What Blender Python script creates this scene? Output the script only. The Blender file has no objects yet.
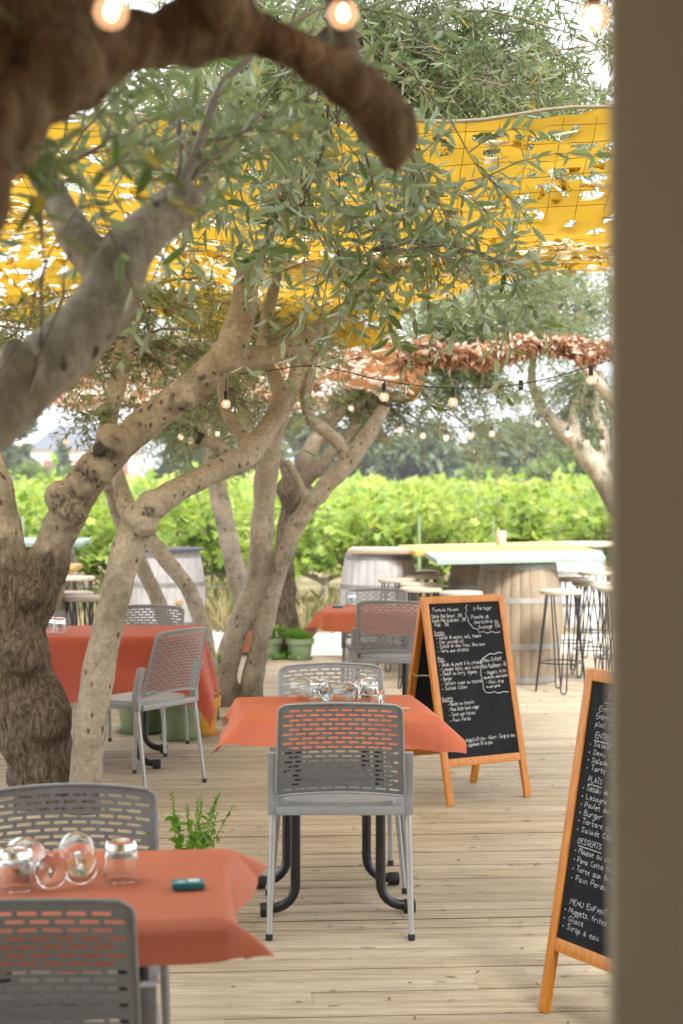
import bpy, bmesh, math, random
import numpy as np
from mathutils import Vector, Matrix, noise
R = math.radians
PI = math.pi
random.seed(7); rng = np.random.default_rng(7)
C = bpy.context.scene.collection
F, H, YH, CX = 1700.0, 1.59, 480.0, 341.5      # focal length in px, eye height, horizon row, centre column


def W(px, py, d):
    """a point d metres away that is seen at px, py"""
    return Vector(((px - CX) / F * d, d, H - (py - YH) / F * d))


# ------------------------------------------------------------------ object helpers
def tag(o, label=None, cat=None, group=None, kind=None):
    if label: o['label'] = label
    if cat: o['category'] = cat
    if group: o['group'] = group
    if kind: o['kind'] = kind
    return o


def thing(name, label, cat, loc=(0, 0, 0), rz=0, group=None):
    o = bpy.data.objects.new(name, None); C.objects.link(o)
    o.empty_display_size = .1
    o.location = loc; o.rotation_euler = (0, 0, rz)
    return tag(o, label, cat, group)


def copy_tree(o, parent=None):
    c = o.copy(); C.objects.link(c)
    if parent: c.parent = parent
    for ch in list(o.children): copy_tree(ch, c)
    return c


def place(proto, used, loc, rz, label, group):
    """first call uses the prototype itself, later ones copy it with its parts"""
    o = proto if not used else copy_tree(proto)
    used.append(1)
    o.location = loc; o.rotation_euler = (0, 0, rz)
    return tag(o, label, None, group)


class MB:
    """collects shapes and links them as ONE mesh object"""
    def __init__(s): s.v = []; s.f = []; s.m = []; s.n = 0; s.mi = 0
    def add(s, vs, fs, mi=None):
        s.v += [tuple(v) for v in vs]; s.f += [tuple(i + s.n for i in f) for f in fs]
        s.m += [s.mi if mi is None else mi] * len(fs); s.n += len(vs)
    def box(s, c, d, mat=None):
        c = Vector(c); hx, hy, hz = d[0] / 2, d[1] / 2, d[2] / 2
        vs = [Vector((x, y, z)) for x in (-hx, hx) for y in (-hy, hy) for z in (-hz, hz)]
        if mat is not None: vs = [mat @ v for v in vs]
        s.add([v + c for v in vs], [(0, 1, 3, 2), (4, 6, 7, 5), (0, 4, 5, 1), (2, 3, 7, 6), (0, 2, 6, 4), (1, 5, 7, 3)])
    def tube(s, pts, r, n=10, cap=True, closed=False):
        pts = [Vector(p) for p in pts]; k = len(pts)
        rs = r if isinstance(r, (list, tuple)) else [r] * k
        up = None; rings = []
        for i, p in enumerate(pts):
            a = pts[(i - 1) % k] if (closed or i > 0) else p
            b = pts[(i + 1) % k] if (closed or i < k - 1) else p
            t = (b - a).normalized()
            if up is None:
                up = Vector((0, 0, 1)) if abs(t.z) < .9 else Vector((1, 0, 0))
            u = (up - t * up.dot(t)).normalized(); w = t.cross(u); up = u
            rings.append([p + (u * math.cos(2 * PI * j / n) + w * math.sin(2 * PI * j / n)) * rs[i] for j in range(n)])
        vs = [v for g in rings for v in g]; fs = []
        for i in range(k if closed else k - 1):
            a, b = i * n, ((i + 1) % k) * n
            fs += [(a + j, a + (j + 1) % n, b + (j + 1) % n, b + j) for j in range(n)]
        if cap and not closed: fs += [tuple(range(n))[::-1], tuple((k - 1) * n + j for j in range(n))]
        s.add(vs, fs)
    def lathe(s, prof, n=32, c=(0, 0, 0), cap=True, mat=None):
        c = Vector(c)
        vs = [Vector((r * math.cos(2 * PI * j / n), r * math.sin(2 * PI * j / n), z)) for r, z in prof for j in range(n)]
        if mat is not None: vs = [mat @ v for v in vs]
        fs = [(i * n + j, i * n + (j + 1) % n, (i + 1) * n + (j + 1) % n, (i + 1) * n + j) for i in range(len(prof) - 1) for j in range(n)]
        if cap: fs += [tuple(range(n))[::-1], tuple((len(prof) - 1) * n + j for j in range(n))]
        s.add([v + c for v in vs], fs)
    def build(s, name, mats, parent=None, smooth=True, bevel=0, angle=40):
        me = bpy.data.meshes.new(name); me.from_pydata(s.v, [], s.f)
        for m in (mats if isinstance(mats, (list, tuple)) else [mats]): me.materials.append(m)
        if any(s.m): me.polygons.foreach_set('material_index', s.m)
        return finish(name, me, parent, smooth, bevel, angle)


def finish(name, me, parent=None, smooth=True, bevel=0, angle=40):
    bm = bmesh.new(); bm.from_mesh(me)
    bmesh.ops.recalc_face_normals(bm, faces=bm.faces)
    if bevel:
        es = [e for e in bm.edges if len(e.link_faces) == 2 and e.calc_face_angle(0) > R(35)]
        bmesh.ops.bevel(bm, geom=es, offset=bevel, segments=2, profile=.6, affect='EDGES', clamp_overlap=True)
    bm.to_mesh(me); bm.free()
    if smooth:
        me.polygons.foreach_set('use_smooth', [True] * len(me.polygons))
        try: me.set_sharp_from_angle(angle=R(angle))
        except Exception: pass
    o = bpy.data.objects.new(name, me); C.objects.link(o)
    if parent: o.parent = parent
    return o


def raw_mesh(name, V, Fq, mats, parent=None, smooth=False, attrs=None, mi=None, tris=None):
    """fast mesh from arrays; Fq is an (n,4) quad array"""
    V = np.asarray(V, np.float32); Fq = np.asarray(Fq, np.int32)
    me = bpy.data.meshes.new(name)
    me.vertices.add(len(V)); me.vertices.foreach_set('co', V.ravel())
    k = Fq.shape[1]
    me.loops.add(Fq.size); me.loops.foreach_set('vertex_index', Fq.ravel())
    me.polygons.add(len(Fq)); me.polygons.foreach_set('loop_start', np.arange(0, Fq.size, k, dtype=np.int32))
    for m in (mats if isinstance(mats, (list, tuple)) else [mats]): me.materials.append(m)
    if mi is not None: me.polygons.foreach_set('material_index', np.asarray(mi, np.int32))
    if smooth: me.polygons.foreach_set('use_smooth', np.ones(len(Fq), bool))
    for an, av in (attrs or {}).items():
        a = me.attributes.new(an, 'FLOAT', 'POINT'); a.data.foreach_set('value', np.asarray(av, np.float32))
    me.update(calc_edges=True); me.validate()
    o = bpy.data.objects.new(name, me); C.objects.link(o)
    if parent: o.parent = parent
    return o


# ------------------------------------------------------------------ materials
class NT:
    def __init__(s, name):
        s.mat = bpy.data.materials.new(name); s.mat.use_nodes = True
        s.t = s.mat.node_tree; s.n = s.t.nodes; s.l = s.t.links
        s.n.clear(); s.out = s.n.new('ShaderNodeOutputMaterial')
    def node(s, typ, **kw):
        n = s.n.new('ShaderNode' + typ)
        for k, v in kw.items():
            if k in n.inputs.keys() if isinstance(k, str) else False: s.put(n.inputs[k], v)
            else: setattr(n, k, v)
        return n
    def put(s, sock, v):
        if hasattr(v, 'is_output') or isinstance(v, bpy.types.NodeSocket): s.l.new(v, sock)
        else: sock.default_value = v
    def coord(s, scale=(1, 1, 1), src='Object', rot=(0, 0, 0)):
        tc = s.n.new('ShaderNodeTexCoord'); mp = s.n.new('ShaderNodeMapping')
        s.l.new(tc.outputs[src], mp.inputs['Vector']); mp.inputs['Scale'].default_value = scale
        mp.inputs['Rotation'].default_value = rot
        return mp.outputs[0]
    def noise(s, vec=None, scale=5, detail=4, rough=.5, out='Fac', dist=0):
        n = s.n.new('ShaderNodeTexNoise')
        if vec is not None: s.l.new(vec, n.inputs['Vector'])
        n.inputs['Scale'].default_value = scale; n.inputs['Detail'].default_value = detail
        n.inputs['Roughness'].default_value = rough; n.inputs['Distortion'].default_value = dist
        return n.outputs[out]
    def voro(s, vec=None, scale=5, out='Distance', rand=1, feature='F1'):
        n = s.n.new('ShaderNodeTexVoronoi'); n.feature = feature
        if vec is not None: s.l.new(vec, n.inputs['Vector'])
        n.inputs['Scale'].default_value = scale; n.inputs['Randomness'].default_value = rand
        return n.outputs[out]
    def ramp(s, fac, stops, mode='LINEAR'):
        n = s.n.new('ShaderNodeValToRGB'); n.color_ramp.interpolation = mode
        cr = n.color_ramp
        while len(cr.elements) < len(stops): cr.elements.new(.5)
        for e, (p, c) in zip(cr.elements, stops):
            e.position = p; e.color = (c, c, c, 1) if isinstance(c, (int, float)) else (*c, 1)
        s.l.new(fac, n.inputs[0]); return n.outputs[0]
    def mix(s, fac, a, b, blend='MIX'):
        n = s.n.new('ShaderNodeMix'); n.data_type = 'RGBA'; n.blend_type = blend
        s.put(n.inputs[0], fac)
        for k, v in ((6, a), (7, b)):
            if isinstance(v, tuple) and len(v) == 3: v = (*v, 1)
            s.put(n.inputs[k], v)
        return n.outputs[2]
    def math(s, op, a, b=0.0):
        n = s.n.new('ShaderNodeMath'); n.operation = op; s.put(n.inputs[0], a); s.put(n.inputs[1], b)
        return n.outputs[0]
    def attr(s, name):
        n = s.n.new('ShaderNodeAttribute'); n.attribute_name = name; return n.outputs['Fac']
    def objrand(s): return s.n.new('ShaderNodeObjectInfo').outputs['Random']
    def geom(s, out): return s.n.new('ShaderNodeNewGeometry').outputs[out]
    def bump(s, h, strength=.3, dist=.01):
        n = s.n.new('ShaderNodeBump'); s.l.new(h, n.inputs['Height'])
        n.inputs['Strength'].default_value = strength; n.inputs['Distance'].default_value = dist
        return n.outputs[0]
    def pbr(s, col, rough=.6, metal=0, nrm=None, spec=None, trans=0, emit=None, es=0):
        p = s.n.new('ShaderNodeBsdfPrincipled')
        if isinstance(col, tuple) and len(col) == 3: col = (*col, 1)
        s.put(p.inputs['Base Color'], col); s.put(p.inputs['Roughness'], rough); s.put(p.inputs['Metallic'], metal)
        if nrm is not None: s.l.new(nrm, p.inputs['Normal'])
        if spec is not None: p.inputs['Specular IOR Level'].default_value = spec
        if trans: p.inputs['Transmission Weight'].default_value = trans
        if emit: p.inputs['Emission Color'].default_value = (*emit, 1); p.inputs['Emission Strength'].default_value = es
        return p.outputs[0]
    def mixsh(s, fac, a, b):
        n = s.n.new('ShaderNodeMixShader'); s.put(n.inputs[0], fac); s.l.new(a, n.inputs[1]); s.l.new(b, n.inputs[2])
        return n.outputs[0]
    def done(s, sh): s.l.new(sh, s.out.inputs[0]); return s.mat


def simple(name, col, rough=.5, metal=0, var=.12, scale=18, bump=.05, spec=None):
    t = NT(name); v = t.coord()
    n = t.noise(v, scale, 5, .6)
    c = t.mix(t.ramp(n, [(.3, 0), (.7, 1)]), tuple(x * (1 - var) for x in col), tuple(min(1, x * (1 + var)) for x in col))
    return t.done(t.pbr(c, rough, metal, t.bump(n, bump, .004) if bump else None, spec))


M = {}
def make_materials():
    M['plastic'] = simple('grey_plastic', (.25, .262, .268), .42, 0, .09, 30, .04)
    M['pad'] = simple('seat_pad', (.33, .345, .355), .6, 0, .1, 60, .1)
    M['leg'] = simple('grey_metal', (.36, .365, .36), .32, .35, .08, 25, .02)
    M['rubber'] = simple('black_rubber', (.012, .012, .012), .6, 0, .2)
    M['black_metal'] = simple('black_metal', (.012, .013, .016), .28, 0, .2, 20, .02)
    M['tabletop'] = simple('table_board', (.3, .27, .22), .5)
    M['black_wire'] = simple('black_cable', (.015, .015, .016), .6)
    M['iron'] = simple('galvanised_hoop', (.27, .265, .255), .55, .35, .2, 14, .1)
    M['teal'] = simple('teal_card', (.012, .16, .19), .45, 0, .15, 60)
    M['white_print'] = simple('pale_print', (.55, .66, .66), .6)
    M['cardtag'] = simple('kraft_tag', (.38, .25, .15), .8)
    M['cork'] = simple('bung', (.5, .34, .14), .6)
    M['greenpot'] = simple('green_pot', (.17, .23, .12), .5, 0, .15, 12)
    M['yellowpot'] = simple('ochre_pot', (.52, .25, .03), .55, 0, .2, 12)
    M['terracotta'] = simple('terracotta', (.42, .15, .06), .7, 0, .2, 14)
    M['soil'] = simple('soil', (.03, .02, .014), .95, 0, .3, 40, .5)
    M['wall'] = simple('house_render', (.50, .46, .40), .85)
    M['roof'] = simple('grey_roof', (.085, .095, .12), .7)
    M['shutter'] = simple('red_shutter', (.20, .06, .035), .6)
    M['pane'] = simple('window_pane', (.10, .13, .16), .1, 0, .1, 4, 0)
    M['plaster'] = simple('wall_plaster', (.45, .38, .29), .85, 0, .12, 6, .2)
    # coarse woven/rendered look of the near post
    t = NT('post_render'); v = t.coord()
    n1 = t.noise(v, 3, 4, .5); w = t.noise(t.coord((40, 40, 260)), 3, 3, .7); w2 = t.noise(t.coord((260, 260, 30)), 3, 3, .7)
    c = t.mix(t.ramp(n1, [(.3, 0), (.7, 1)]), (.385, .345, .265), (.45, .405, .315))
    c = t.mix(t.math('MULTIPLY', w, .35), c, (.29, .26, .20))
    M['post'] = t.done(t.pbr(c, .9, 0, t.bump(t.math('ADD', w, w2), .25, .003)))
    # tablecloth: orange red, paler greyish pink underside
    t = NT('orange_cloth'); v = t.coord()
    n = t.noise(v, 6, 5, .6); fi = t.noise(v, 420, 2, .5)
    c = t.mix(t.ramp(n, [(.25, 0), (.75, 1)]), (.42, .092, .034), (.49, .118, .050))
    c = t.mix(t.math('MULTIPLY', fi, .12), c, (.70, .22, .10))
    c = t.mix(t.geom('Backfacing'), c, (.47, .29, .25))
    sh = t.pbr(c, .62, 0, t.bump(t.math('ADD', t.math('MULTIPLY', fi, .3), t.noise(v, 9, 4)), .3, .012))
    tr = t.n.new('ShaderNodeBsdfTranslucent'); tr.inputs[0].default_value = (.6, .14, .06, 1)
    M['cloth'] = t.done(t.mixsh(.12, sh, tr.outputs[0]))
    t = NT('red_cloth'); v = t.coord()
    n = t.noise(v, 5, 5, .6)
    c = t.mix(t.ramp(n, [(.25, 0), (.75, 1)]), (.34, .050, .020), (.42, .072, .030))
    c = t.mix(t.geom('Backfacing'), c, (.40, .14, .09))
    sh = t.pbr(c, .62, 0, t.bump(n, .12, .006))
    tr = t.n.new('ShaderNodeBsdfTranslucent'); tr.inputs[0].default_value = (.6, .1, .03, 1)
    M['redcloth'] = t.done(t.mixsh(.12, sh, tr.outputs[0]))
    # orange varnished frame
    t = NT('varnished_frame'); v = t.coord((9, 9, 1.2))
    n = t.noise(v, 9, 5, .65, dist=.6)
    c = t.ramp(n, [(.28, (.33, .098, .006)), (.5, (.47, .165, .011)), (.72, (.57, .225, .020))])
    M['frame'] = t.done(t.pbr(c, .38, 0, t.bump(n, .08, .003)))
    # slate
    t = NT('chalkboard_black'); v = t.coord()
    n = t.noise(v, 7, 5, .7); n2 = t.noise(t.coord((3, 3, 22), rot=(0, .5, 0)), 4, 4, .7)
    c = t.mix(t.math('MULTIPLY', t.ramp(n, [(.4, 0), (.75, 1)]), t.math('ADD', n2, .1)), (.006, .0075, .010), (.022, .026, .032))
    M['slate'] = t.done(t.pbr(c, .75, 0, None, .15))
    t = NT('chalk'); n = t.noise(t.coord(), 160, 3, .7)
    M['chalk'] = t.done(t.pbr(t.ramp(n, [(.3, (.42, .44, .46)), (.6, (.85, .86, .87))]), .95))
    # deck boards
    t = NT('deck_wood'); v = t.coord()
    at = t.attr('rnd')
    off = t.n.new('ShaderNodeCombineXYZ'); t.l.new(t.math('MULTIPLY', at, 37.0), off.inputs[0]); t.l.new(t.math('MULTIPLY', at, 91.0), off.inputs[1])
    va = t.n.new('ShaderNodeVectorMath'); va.operation = 'ADD'; t.l.new(v, va.inputs[0]); t.l.new(off.outputs[0], va.inputs[1])
    mp = t.n.new('ShaderNodeMapping'); t.l.new(va.outputs[0], mp.inputs[0]); mp.inputs['Scale'].default_value = (.9, 17, 6)
    g = t.noise(mp.outputs[0], 2.2, 8, .78, dist=.6)
    mp2 = t.n.new('ShaderNodeMapping'); t.l.new(va.outputs[0], mp2.inputs[0]); mp2.inputs['Scale'].default_value = (1.0, 4.5, 1)
    blot = t.noise(mp2.outputs[0], 2.6, 5, .65)
    c = t.ramp(g, [(.30, (.08, .062, .042)), (.40, (.26, .212, .145)), (.54, (.395, .335, .24)), (.75, (.50, .445, .345))])
    c = t.mix(t.math('MULTIPLY', t.ramp(blot, [(.35, 0), (.7, 1)]), .4), c, (.28, .235, .165))
    c = t.mix(t.math('MULTIPLY', at, .7), c, t.mix(1.0, c, (.74, .69, .60), 'MULTIPLY'))
    mp3 = t.n.new('ShaderNodeMapping'); t.l.new(va.outputs[0], mp3.inputs[0]); mp3.inputs['Scale'].default_value = (2.2, 9, 1)
    kn = t.voro(mp3.outputs[0], 1.5)
    kw = t.noise(va.outputs[0], 25, 3, .6)
    c = t.mix(t.ramp(t.math('ADD', kn, t.math('MULTIPLY', kw, .08)), [(.10, .75), (.16, 0)]), c, (.13, .085, .05))
    mp4 = t.n.new('ShaderNodeMapping'); t.l.new(va.outputs[0], mp4.inputs[0]); mp4.inputs['Scale'].default_value = (5, 40, 1)
    spl = t.voro(mp4.outputs[0], 1.3)
    c = t.mix(t.math('MULTIPLY', t.ramp(spl, [(.07, 1), (.13, 0)]), t.ramp(blot, [(.5, 0), (.6, .9)])), c, (.05, .038, .026))
    st = t.noise(t.coord((.8, .8, .8)), 1.1, 6, .7)
    c = t.mix(t.math('MULTIPLY', t.ramp(st, [(.5, 0), (.72, 1)]), .45), c, (.17, .14, .105))
    M['deck'] = t.done(t.pbr(c, .78, 0, t.bump(g, .35, .004)))
    # pale path, soil and grass ground
    t = NT('path_gravel'); v = t.coord()
    n = t.noise(v, 2, 6, .7); f = t.voro(v, 60)
    c = t.mix(t.ramp(n, [(.3, 0), (.7, 1)]), (.50, .45, .37), (.62, .57, .49))
    c = t.mix(t.math('MULTIPLY', f, .4), c, (.36, .32, .25))
    M['path'] = t.done(t.pbr(c, .95, 0, t.bump(f, .4, .01)))
    t = NT('dry_ground'); v = t.coord()
    n = t.noise(v, .6, 8, .7); f = t.noise(v, 9, 6, .7)
    c = t.ramp(t.math('ADD', t.math('MULTIPLY', n, .6), t.math('MULTIPLY', f, .4)), [(.3, (.16, .17, .06)), (.5, (.36, .29, .15)), (.7, (.46, .38, .23))])
    M['ground'] = t.done(t.pbr(c, .95, 0, t.bump(f, .5, .03)))
    t = NT('far_hills'); v = t.coord()
    n = t.noise(v, .02, 8, .7)
    M['hills'] = t.done(t.pbr(t.ramp(n, [(.35, (.05, .075, .035)), (.65, (.12, .13, .075))]), .95))
    # bark: old furrowed bark where 'age' is high, paler smooth skin with pores above
    t = NT('olive_bark'); v = t.coord()
    age = t.attr('age')
    fur = t.noise(t.coord((30, 30, 8)), 2.0, 8, .7, dist=.8); big = t.noise(v, 4.5, 5, .65)
    old = t.ramp(fur, [(.32, (.022, .015, .010)), (.44, (.11, .08, .052)), (.56, (.225, .178, .125)), (.75, (.37, .32, .25))])
    fine = t.noise(v, 45, 6, .7)
    yng = t.mix(t.ramp(big, [(.3, 0), (.7, 1)]), (.285, .245, .185), (.52, .465, .37))
    yng = t.mix(t.math('MULTIPLY', t.ramp(fine, [(.35, 1), (.62, 0)]), .55), yng, (.165, .138, .10))
    pv = t.voro(t.coord((1, 1, .55)), 24); pn = t.noise(v, 8, 3, .6)
    pores = t.math('MULTIPLY', t.ramp(t.math('ADD', pv, t.math('MULTIPLY', fine, .42)), [(.30, .75), (.44, 0)]), t.ramp(pn, [(.42, 0), (.5, 1)]))
    yng = t.mix(pores, yng, (.045, .033, .022))
    mott = t.ramp(t.noise(v, 2.6, 6, .7), [(.52, 0), (.62, 1)])
    yng = t.mix(t.math('MULTIPLY', mott, .7), yng, (.155, .148, .105))
    ag = t.ramp(t.math('ADD', age, t.math('MULTIPLY', t.math('SUBTRACT', big, .5), .7)), [(.35, 0), (.65, 1)])
    c = t.mix(ag, yng, old)
    c = t.mix(t.math('MULTIPLY', t.attr('scar'), t.ramp(t.noise(v, 38, 5, .7), [(.36, 1), (.62, .25)])), c, (.030, .024, .019))
    h = t.math('ADD', t.math('MULTIPLY', fur, t.math('ADD', t.math('MULTIPLY', ag, 1.3), .25)), t.math('ADD', t.math('MULTIPLY', pores, -.5), t.math('MULTIPLY', fine, .3)))
    M['bark'] = t.done(t.pbr(c, .85, 0, t.bump(h, 1.0, .03), .25))
    t = NT('dark_brown_bark'); v = t.coord()  # dark brown furrowed bark
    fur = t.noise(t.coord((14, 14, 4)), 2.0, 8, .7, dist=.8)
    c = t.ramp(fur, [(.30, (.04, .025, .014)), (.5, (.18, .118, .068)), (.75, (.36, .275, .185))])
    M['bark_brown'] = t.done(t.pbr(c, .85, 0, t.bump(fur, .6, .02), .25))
    t = NT('cut_end'); n = t.noise(t.coord(), 60, 4, .6)
    M['cut'] = t.done(t.pbr(t.ramp(n, [(.3, (.016, .013, .012)), (.7, (.06, .052, .048))]), .9))
    M['twig'] = simple('twig', (.23, .195, .15), .85, 0, .3, 30, .1)

    def leaf(name, cols, under, transc, tf=.3, rough=.42, yellow=None):
        t = NT(name); r = t.attr('rnd')
        c = t.ramp(r, cols)
        c = t.mix(t.geom('Backfacing'), c, under) if under else c
        c = t.mix(t.math('MULTIPLY', t.objrand(), .45), c, t.mix(1.0, c, (.72, .80, .66), 'MULTIPLY'))
        p = t.pbr(c, rough, 0, None, .4)
        tr = t.n.new('ShaderNodeBsdfTranslucent'); t.put(tr.inputs[0], t.ramp(r, transc))
        M[name] = t.done(t.mixsh(tf, p, tr.outputs[0]))
    leaf('olive_leaf', [(0, (.026, .055, .018)), (.4, (.075, .118, .045)), (.75, (.14, .185, .085)), (.975, (.14, .17, .07)), (.99, (.42, .33, .03))],
         (.30, .34, .26), [(0, (.18, .30, .07)), (.5, (.32, .42, .13)), (.975, (.50, .56, .24)), (.99, (.6, .45, .03))], .36, .36)
    leaf('vine_leaf', [(0, (.10, .19, .026)), (.5, (.20, .29, .045)), (1, (.33, .40, .08))], (.20, .28, .09),
         [(0, (.36, .56, .05)), (1, (.62, .68, .12))], .45, .5)
    leaf('pine_leaf', [(0, (.055, .085, .045)), (1, (.13, .165, .085))], None, [(0, (.05, .09, .02)), (1, (.1, .14, .03))], .2, .6)
    leaf('bush_leaf', [(0, (.06, .11, .03)), (1, (.14, .19, .06))], None, [(0, (.15, .25, .04)), (1, (.3, .36, .08))], .35, .6)
    leaf('herb_leaf', [(0, (.06, .17, .015)), (1, (.16, .32, .04))], None, [(0, (.2, .45, .03)), (1, (.4, .6, .06))], .4, .5)
    leaf('litter_leaf', [(0, (.05, .03, .015)), (1, (.20, .12, .05))], None, [(0, (.1, .06, .02)), (1, (.3, .2, .08))], .1, .8)
    leaf('straw', [(0, (.17, .23, .07)), (.3, (.42, .36, .18)), (1, (.66, .55, .37))], None, [(0, (.3, .3, .08)), (1, (.6, .5, .25))], .35, .8)

    def netmat(name, under, top, tcol, tf):
        t = NT(name); v = t.coord(); n = t.noise(v, 5, 5, .6); f = t.noise(v, 90, 3, .6)
        u = t.mix(t.ramp(n, [(.3, 0), (.7, 1)]), tuple(x * .66 for x in under), under)
        tp = t.mix(t.ramp(f, [(.3, 0), (.7, 1)]), tuple(x * .85 for x in top), top)
        c = t.mix(t.geom('Backfacing'), tp, u)
        p = t.pbr(c, .55, 0, t.bump(f, .15, .004), .3)
        tr = t.n.new('ShaderNodeBsdfTranslucent'); tr.inputs[0].default_value = (*tcol, 1)
        M[name] = t.done(t.mixsh(tf, p, tr.outputs[0]))
    netmat('yellow_net', (.60, .36, .020), (.72, .66, .46), (.80, .50, .05), .28)
    netmat('brown_net', (.33, .17, .085), (.60, .48, .38), (.50, .22, .09), .35)
    M['cord'] = simple('net_cord', (.34, .22, .05), .9)
    M['edge_rope'] = simple('edge_rope', (.30, .25, .17), .9)
    # barrel oak
    def oak(name, a, b):
        t = NT(name); g = t.noise(t.coord((16, 16, 1.4)), 3, 7, .7); n = t.noise(t.coord(), 3, 5, .6)
        at = t.attr('rnd')
        c = t.mix(t.ramp(g, [(.3, 0), (.7, 1)]), a, b)
        c = t.mix(t.math('MULTIPLY', at, .5), c, t.mix(1.0, c, (.74, .71, .66), 'MULTIPLY'))
        c = t.mix(t.math('MULTIPLY', t.ramp(n, [(.45, 0), (.75, 1)]), .45), c, tuple(x * .5 for x in a))
        M[name] = t.done(t.pbr(c, .75, 0, t.bump(g, .3, .004)))
    oak('oak', (.215, .165, .115), (.32, .26, .185)); oak('oak_grey', (.46, .46, .48), (.66, .66, .67))
    def plank(name, a, b, chip):
        t = NT(name); g = t.noise(t.coord((2, 14, 2)), 3, 7, .7); n = t.noise(t.coord(), 6, 6, .7)
        c = t.mix(t.ramp(g, [(.3, 0), (.7, 1)]), a, b)
        c = t.mix(t.ramp(n, [(.60, 0), (.66, .7)]), c, chip)
        M[name] = t.done(t.pbr(c, .55, 0, t.bump(g, .2, .003)))
    plank('mint_paint', (.215, .305, .26), (.265, .36, .31), (.55, .52, .42))
    plank('yellow_paint', (.55, .33, .06), (.62, .42, .11), (.6, .5, .35))
    plank('stool_wood', (.34, .28, .22), (.48, .41, .33), (.55, .5, .44))
    plank('slab_wood', (.42, .32, .22), (.52, .41, .30), (.66, .58, .48))
    t = NT('clear_glass'); g = t.n.new('ShaderNodeBsdfGlass'); g.inputs['IOR'].default_value = 1.48; g.inputs['Roughness'].default_value = 0
    g.inputs['Color'].default_value = (.97, .985, .985, 1)
    M['glass'] = t.done(g.outputs[0])
    t = NT('bulb_glass'); lw = t.n.new('ShaderNodeLayerWeight'); lw.inputs[0].default_value = .35
    tr = t.n.new('ShaderNodeBsdfTransparent'); tr.inputs[0].default_value = (1, .93, .84, 1)
    p = t.pbr((.75, .62, .52), .12, 0, None, .5, emit=(1, .62, .40), es=.22)
    f = t.ramp(lw.outputs['Facing'], [(0, .22), (.6, .35), (1, .9)])
    M['bulb'] = t.done(t.mixsh(f, tr.outputs[0], p))
    t = NT('lit_filament'); M['filament'] = t.done(t.pbr((1, .7, .4), .5, emit=(1, .62, .32), es=5))
    t = NT('unlit_bulb'); M['dark_socket'] = t.done(t.pbr((.02, .02, .02), .5))
make_materials()


def unit(a): return a / np.maximum(np.linalg.norm(a, axis=-1, keepdims=True), 1e-9)


# ------------------------------------------------------------------ leaves
def leaf_arrays(pos, d, nrm, ln, wd, curl=.25):
    """six-vertex folded lance-shaped leaves"""
    n = len(pos); d = unit(d); nrm = unit(nrm - d * (nrm * d).sum(1, keepdims=True)); s = np.cross(nrm, d)
    ln = ln[:, None]; wd = wd[:, None]
    cz = -curl * ln * rng.uniform(-.3, 1.2, (n, 1))
    def P(t, w, fold): return pos + d * ln * t + s * wd * w + nrm * (cz * t * t + wd * fold)
    V = np.stack([P(0, 0, 0), P(.30, .46, .16), P(.68, .40, .14), P(1, 0, 0), P(.68, -.40, .14), P(.30, -.46, .16)], 1)
    b = np.arange(n)[:, None] * 6
    Fq = np.concatenate([b + [3, 2, 1, 0], b + [0, 5, 4, 3]], 1).reshape(-1, 4)
    return V.reshape(-1, 3), Fq


def broad_leaf_arrays(pos, d, nrm, ln):
    """lobed broad leaf: four quads round the midrib (vine, herb)"""
    n = len(pos); d = unit(d); nrm = unit(nrm - d * (nrm * d).sum(1, keepdims=True)); s = np.cross(nrm, d)
    ln = ln[:, None]; cz = -.3 * ln * rng.uniform(0, 1, (n, 1))
    def P(t, w): return pos + d * ln * t + s * ln * w + nrm * (cz * (t * t + 1.2 * w * w) + ln * abs(w) * .25)
    V = np.stack([P(0, 0), P(-.08, .42), P(.30, .34), P(.52, .52), P(.66, .22), P(1, 0), P(.66, -.22), P(.52, -.52), P(.30, -.34), P(-.08, -.42)], 1)
    b = np.arange(n)[:, None] * 10
    Fq = np.concatenate([b + [4, 2, 1, 0], b + [6, 5, 4, 0], b + [9, 8, 6, 0], b + [0, 4, 3, 2], b + [0, 8, 7, 6]], 1).reshape(-1, 4)
    return V.reshape(-1, 3), Fq


def strips(P, r, n=3):
    """thin tubes: P (k, m, 3) points, r (k, m) radii"""
    k, m, _ = P.shape
    T = unit(np.gradient(P, axis=1)); ref = np.where(np.abs(T[..., 2:3]) > .9, np.array([1., 0, 0]), np.array([0, 0, 1.]))
    U = unit(np.cross(T, ref)); Wv = np.cross(T, U)
    a = np.arange(n) * 2 * PI / n
    V = P[:, :, None] + (U[:, :, None] * np.cos(a)[:, None] + Wv[:, :, None] * np.sin(a)[:, None]) * r[:, :, None, None]
    idx = np.arange(k * m * n).reshape(k, m, n)
    A = idx[:, :-1]; B = idx[:, 1:]
    Fq = np.stack([A, np.roll(A, -1, 2), np.roll(B, -1, 2), B], -1).reshape(-1, 4)
    return V.reshape(-1, 3), Fq


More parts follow.
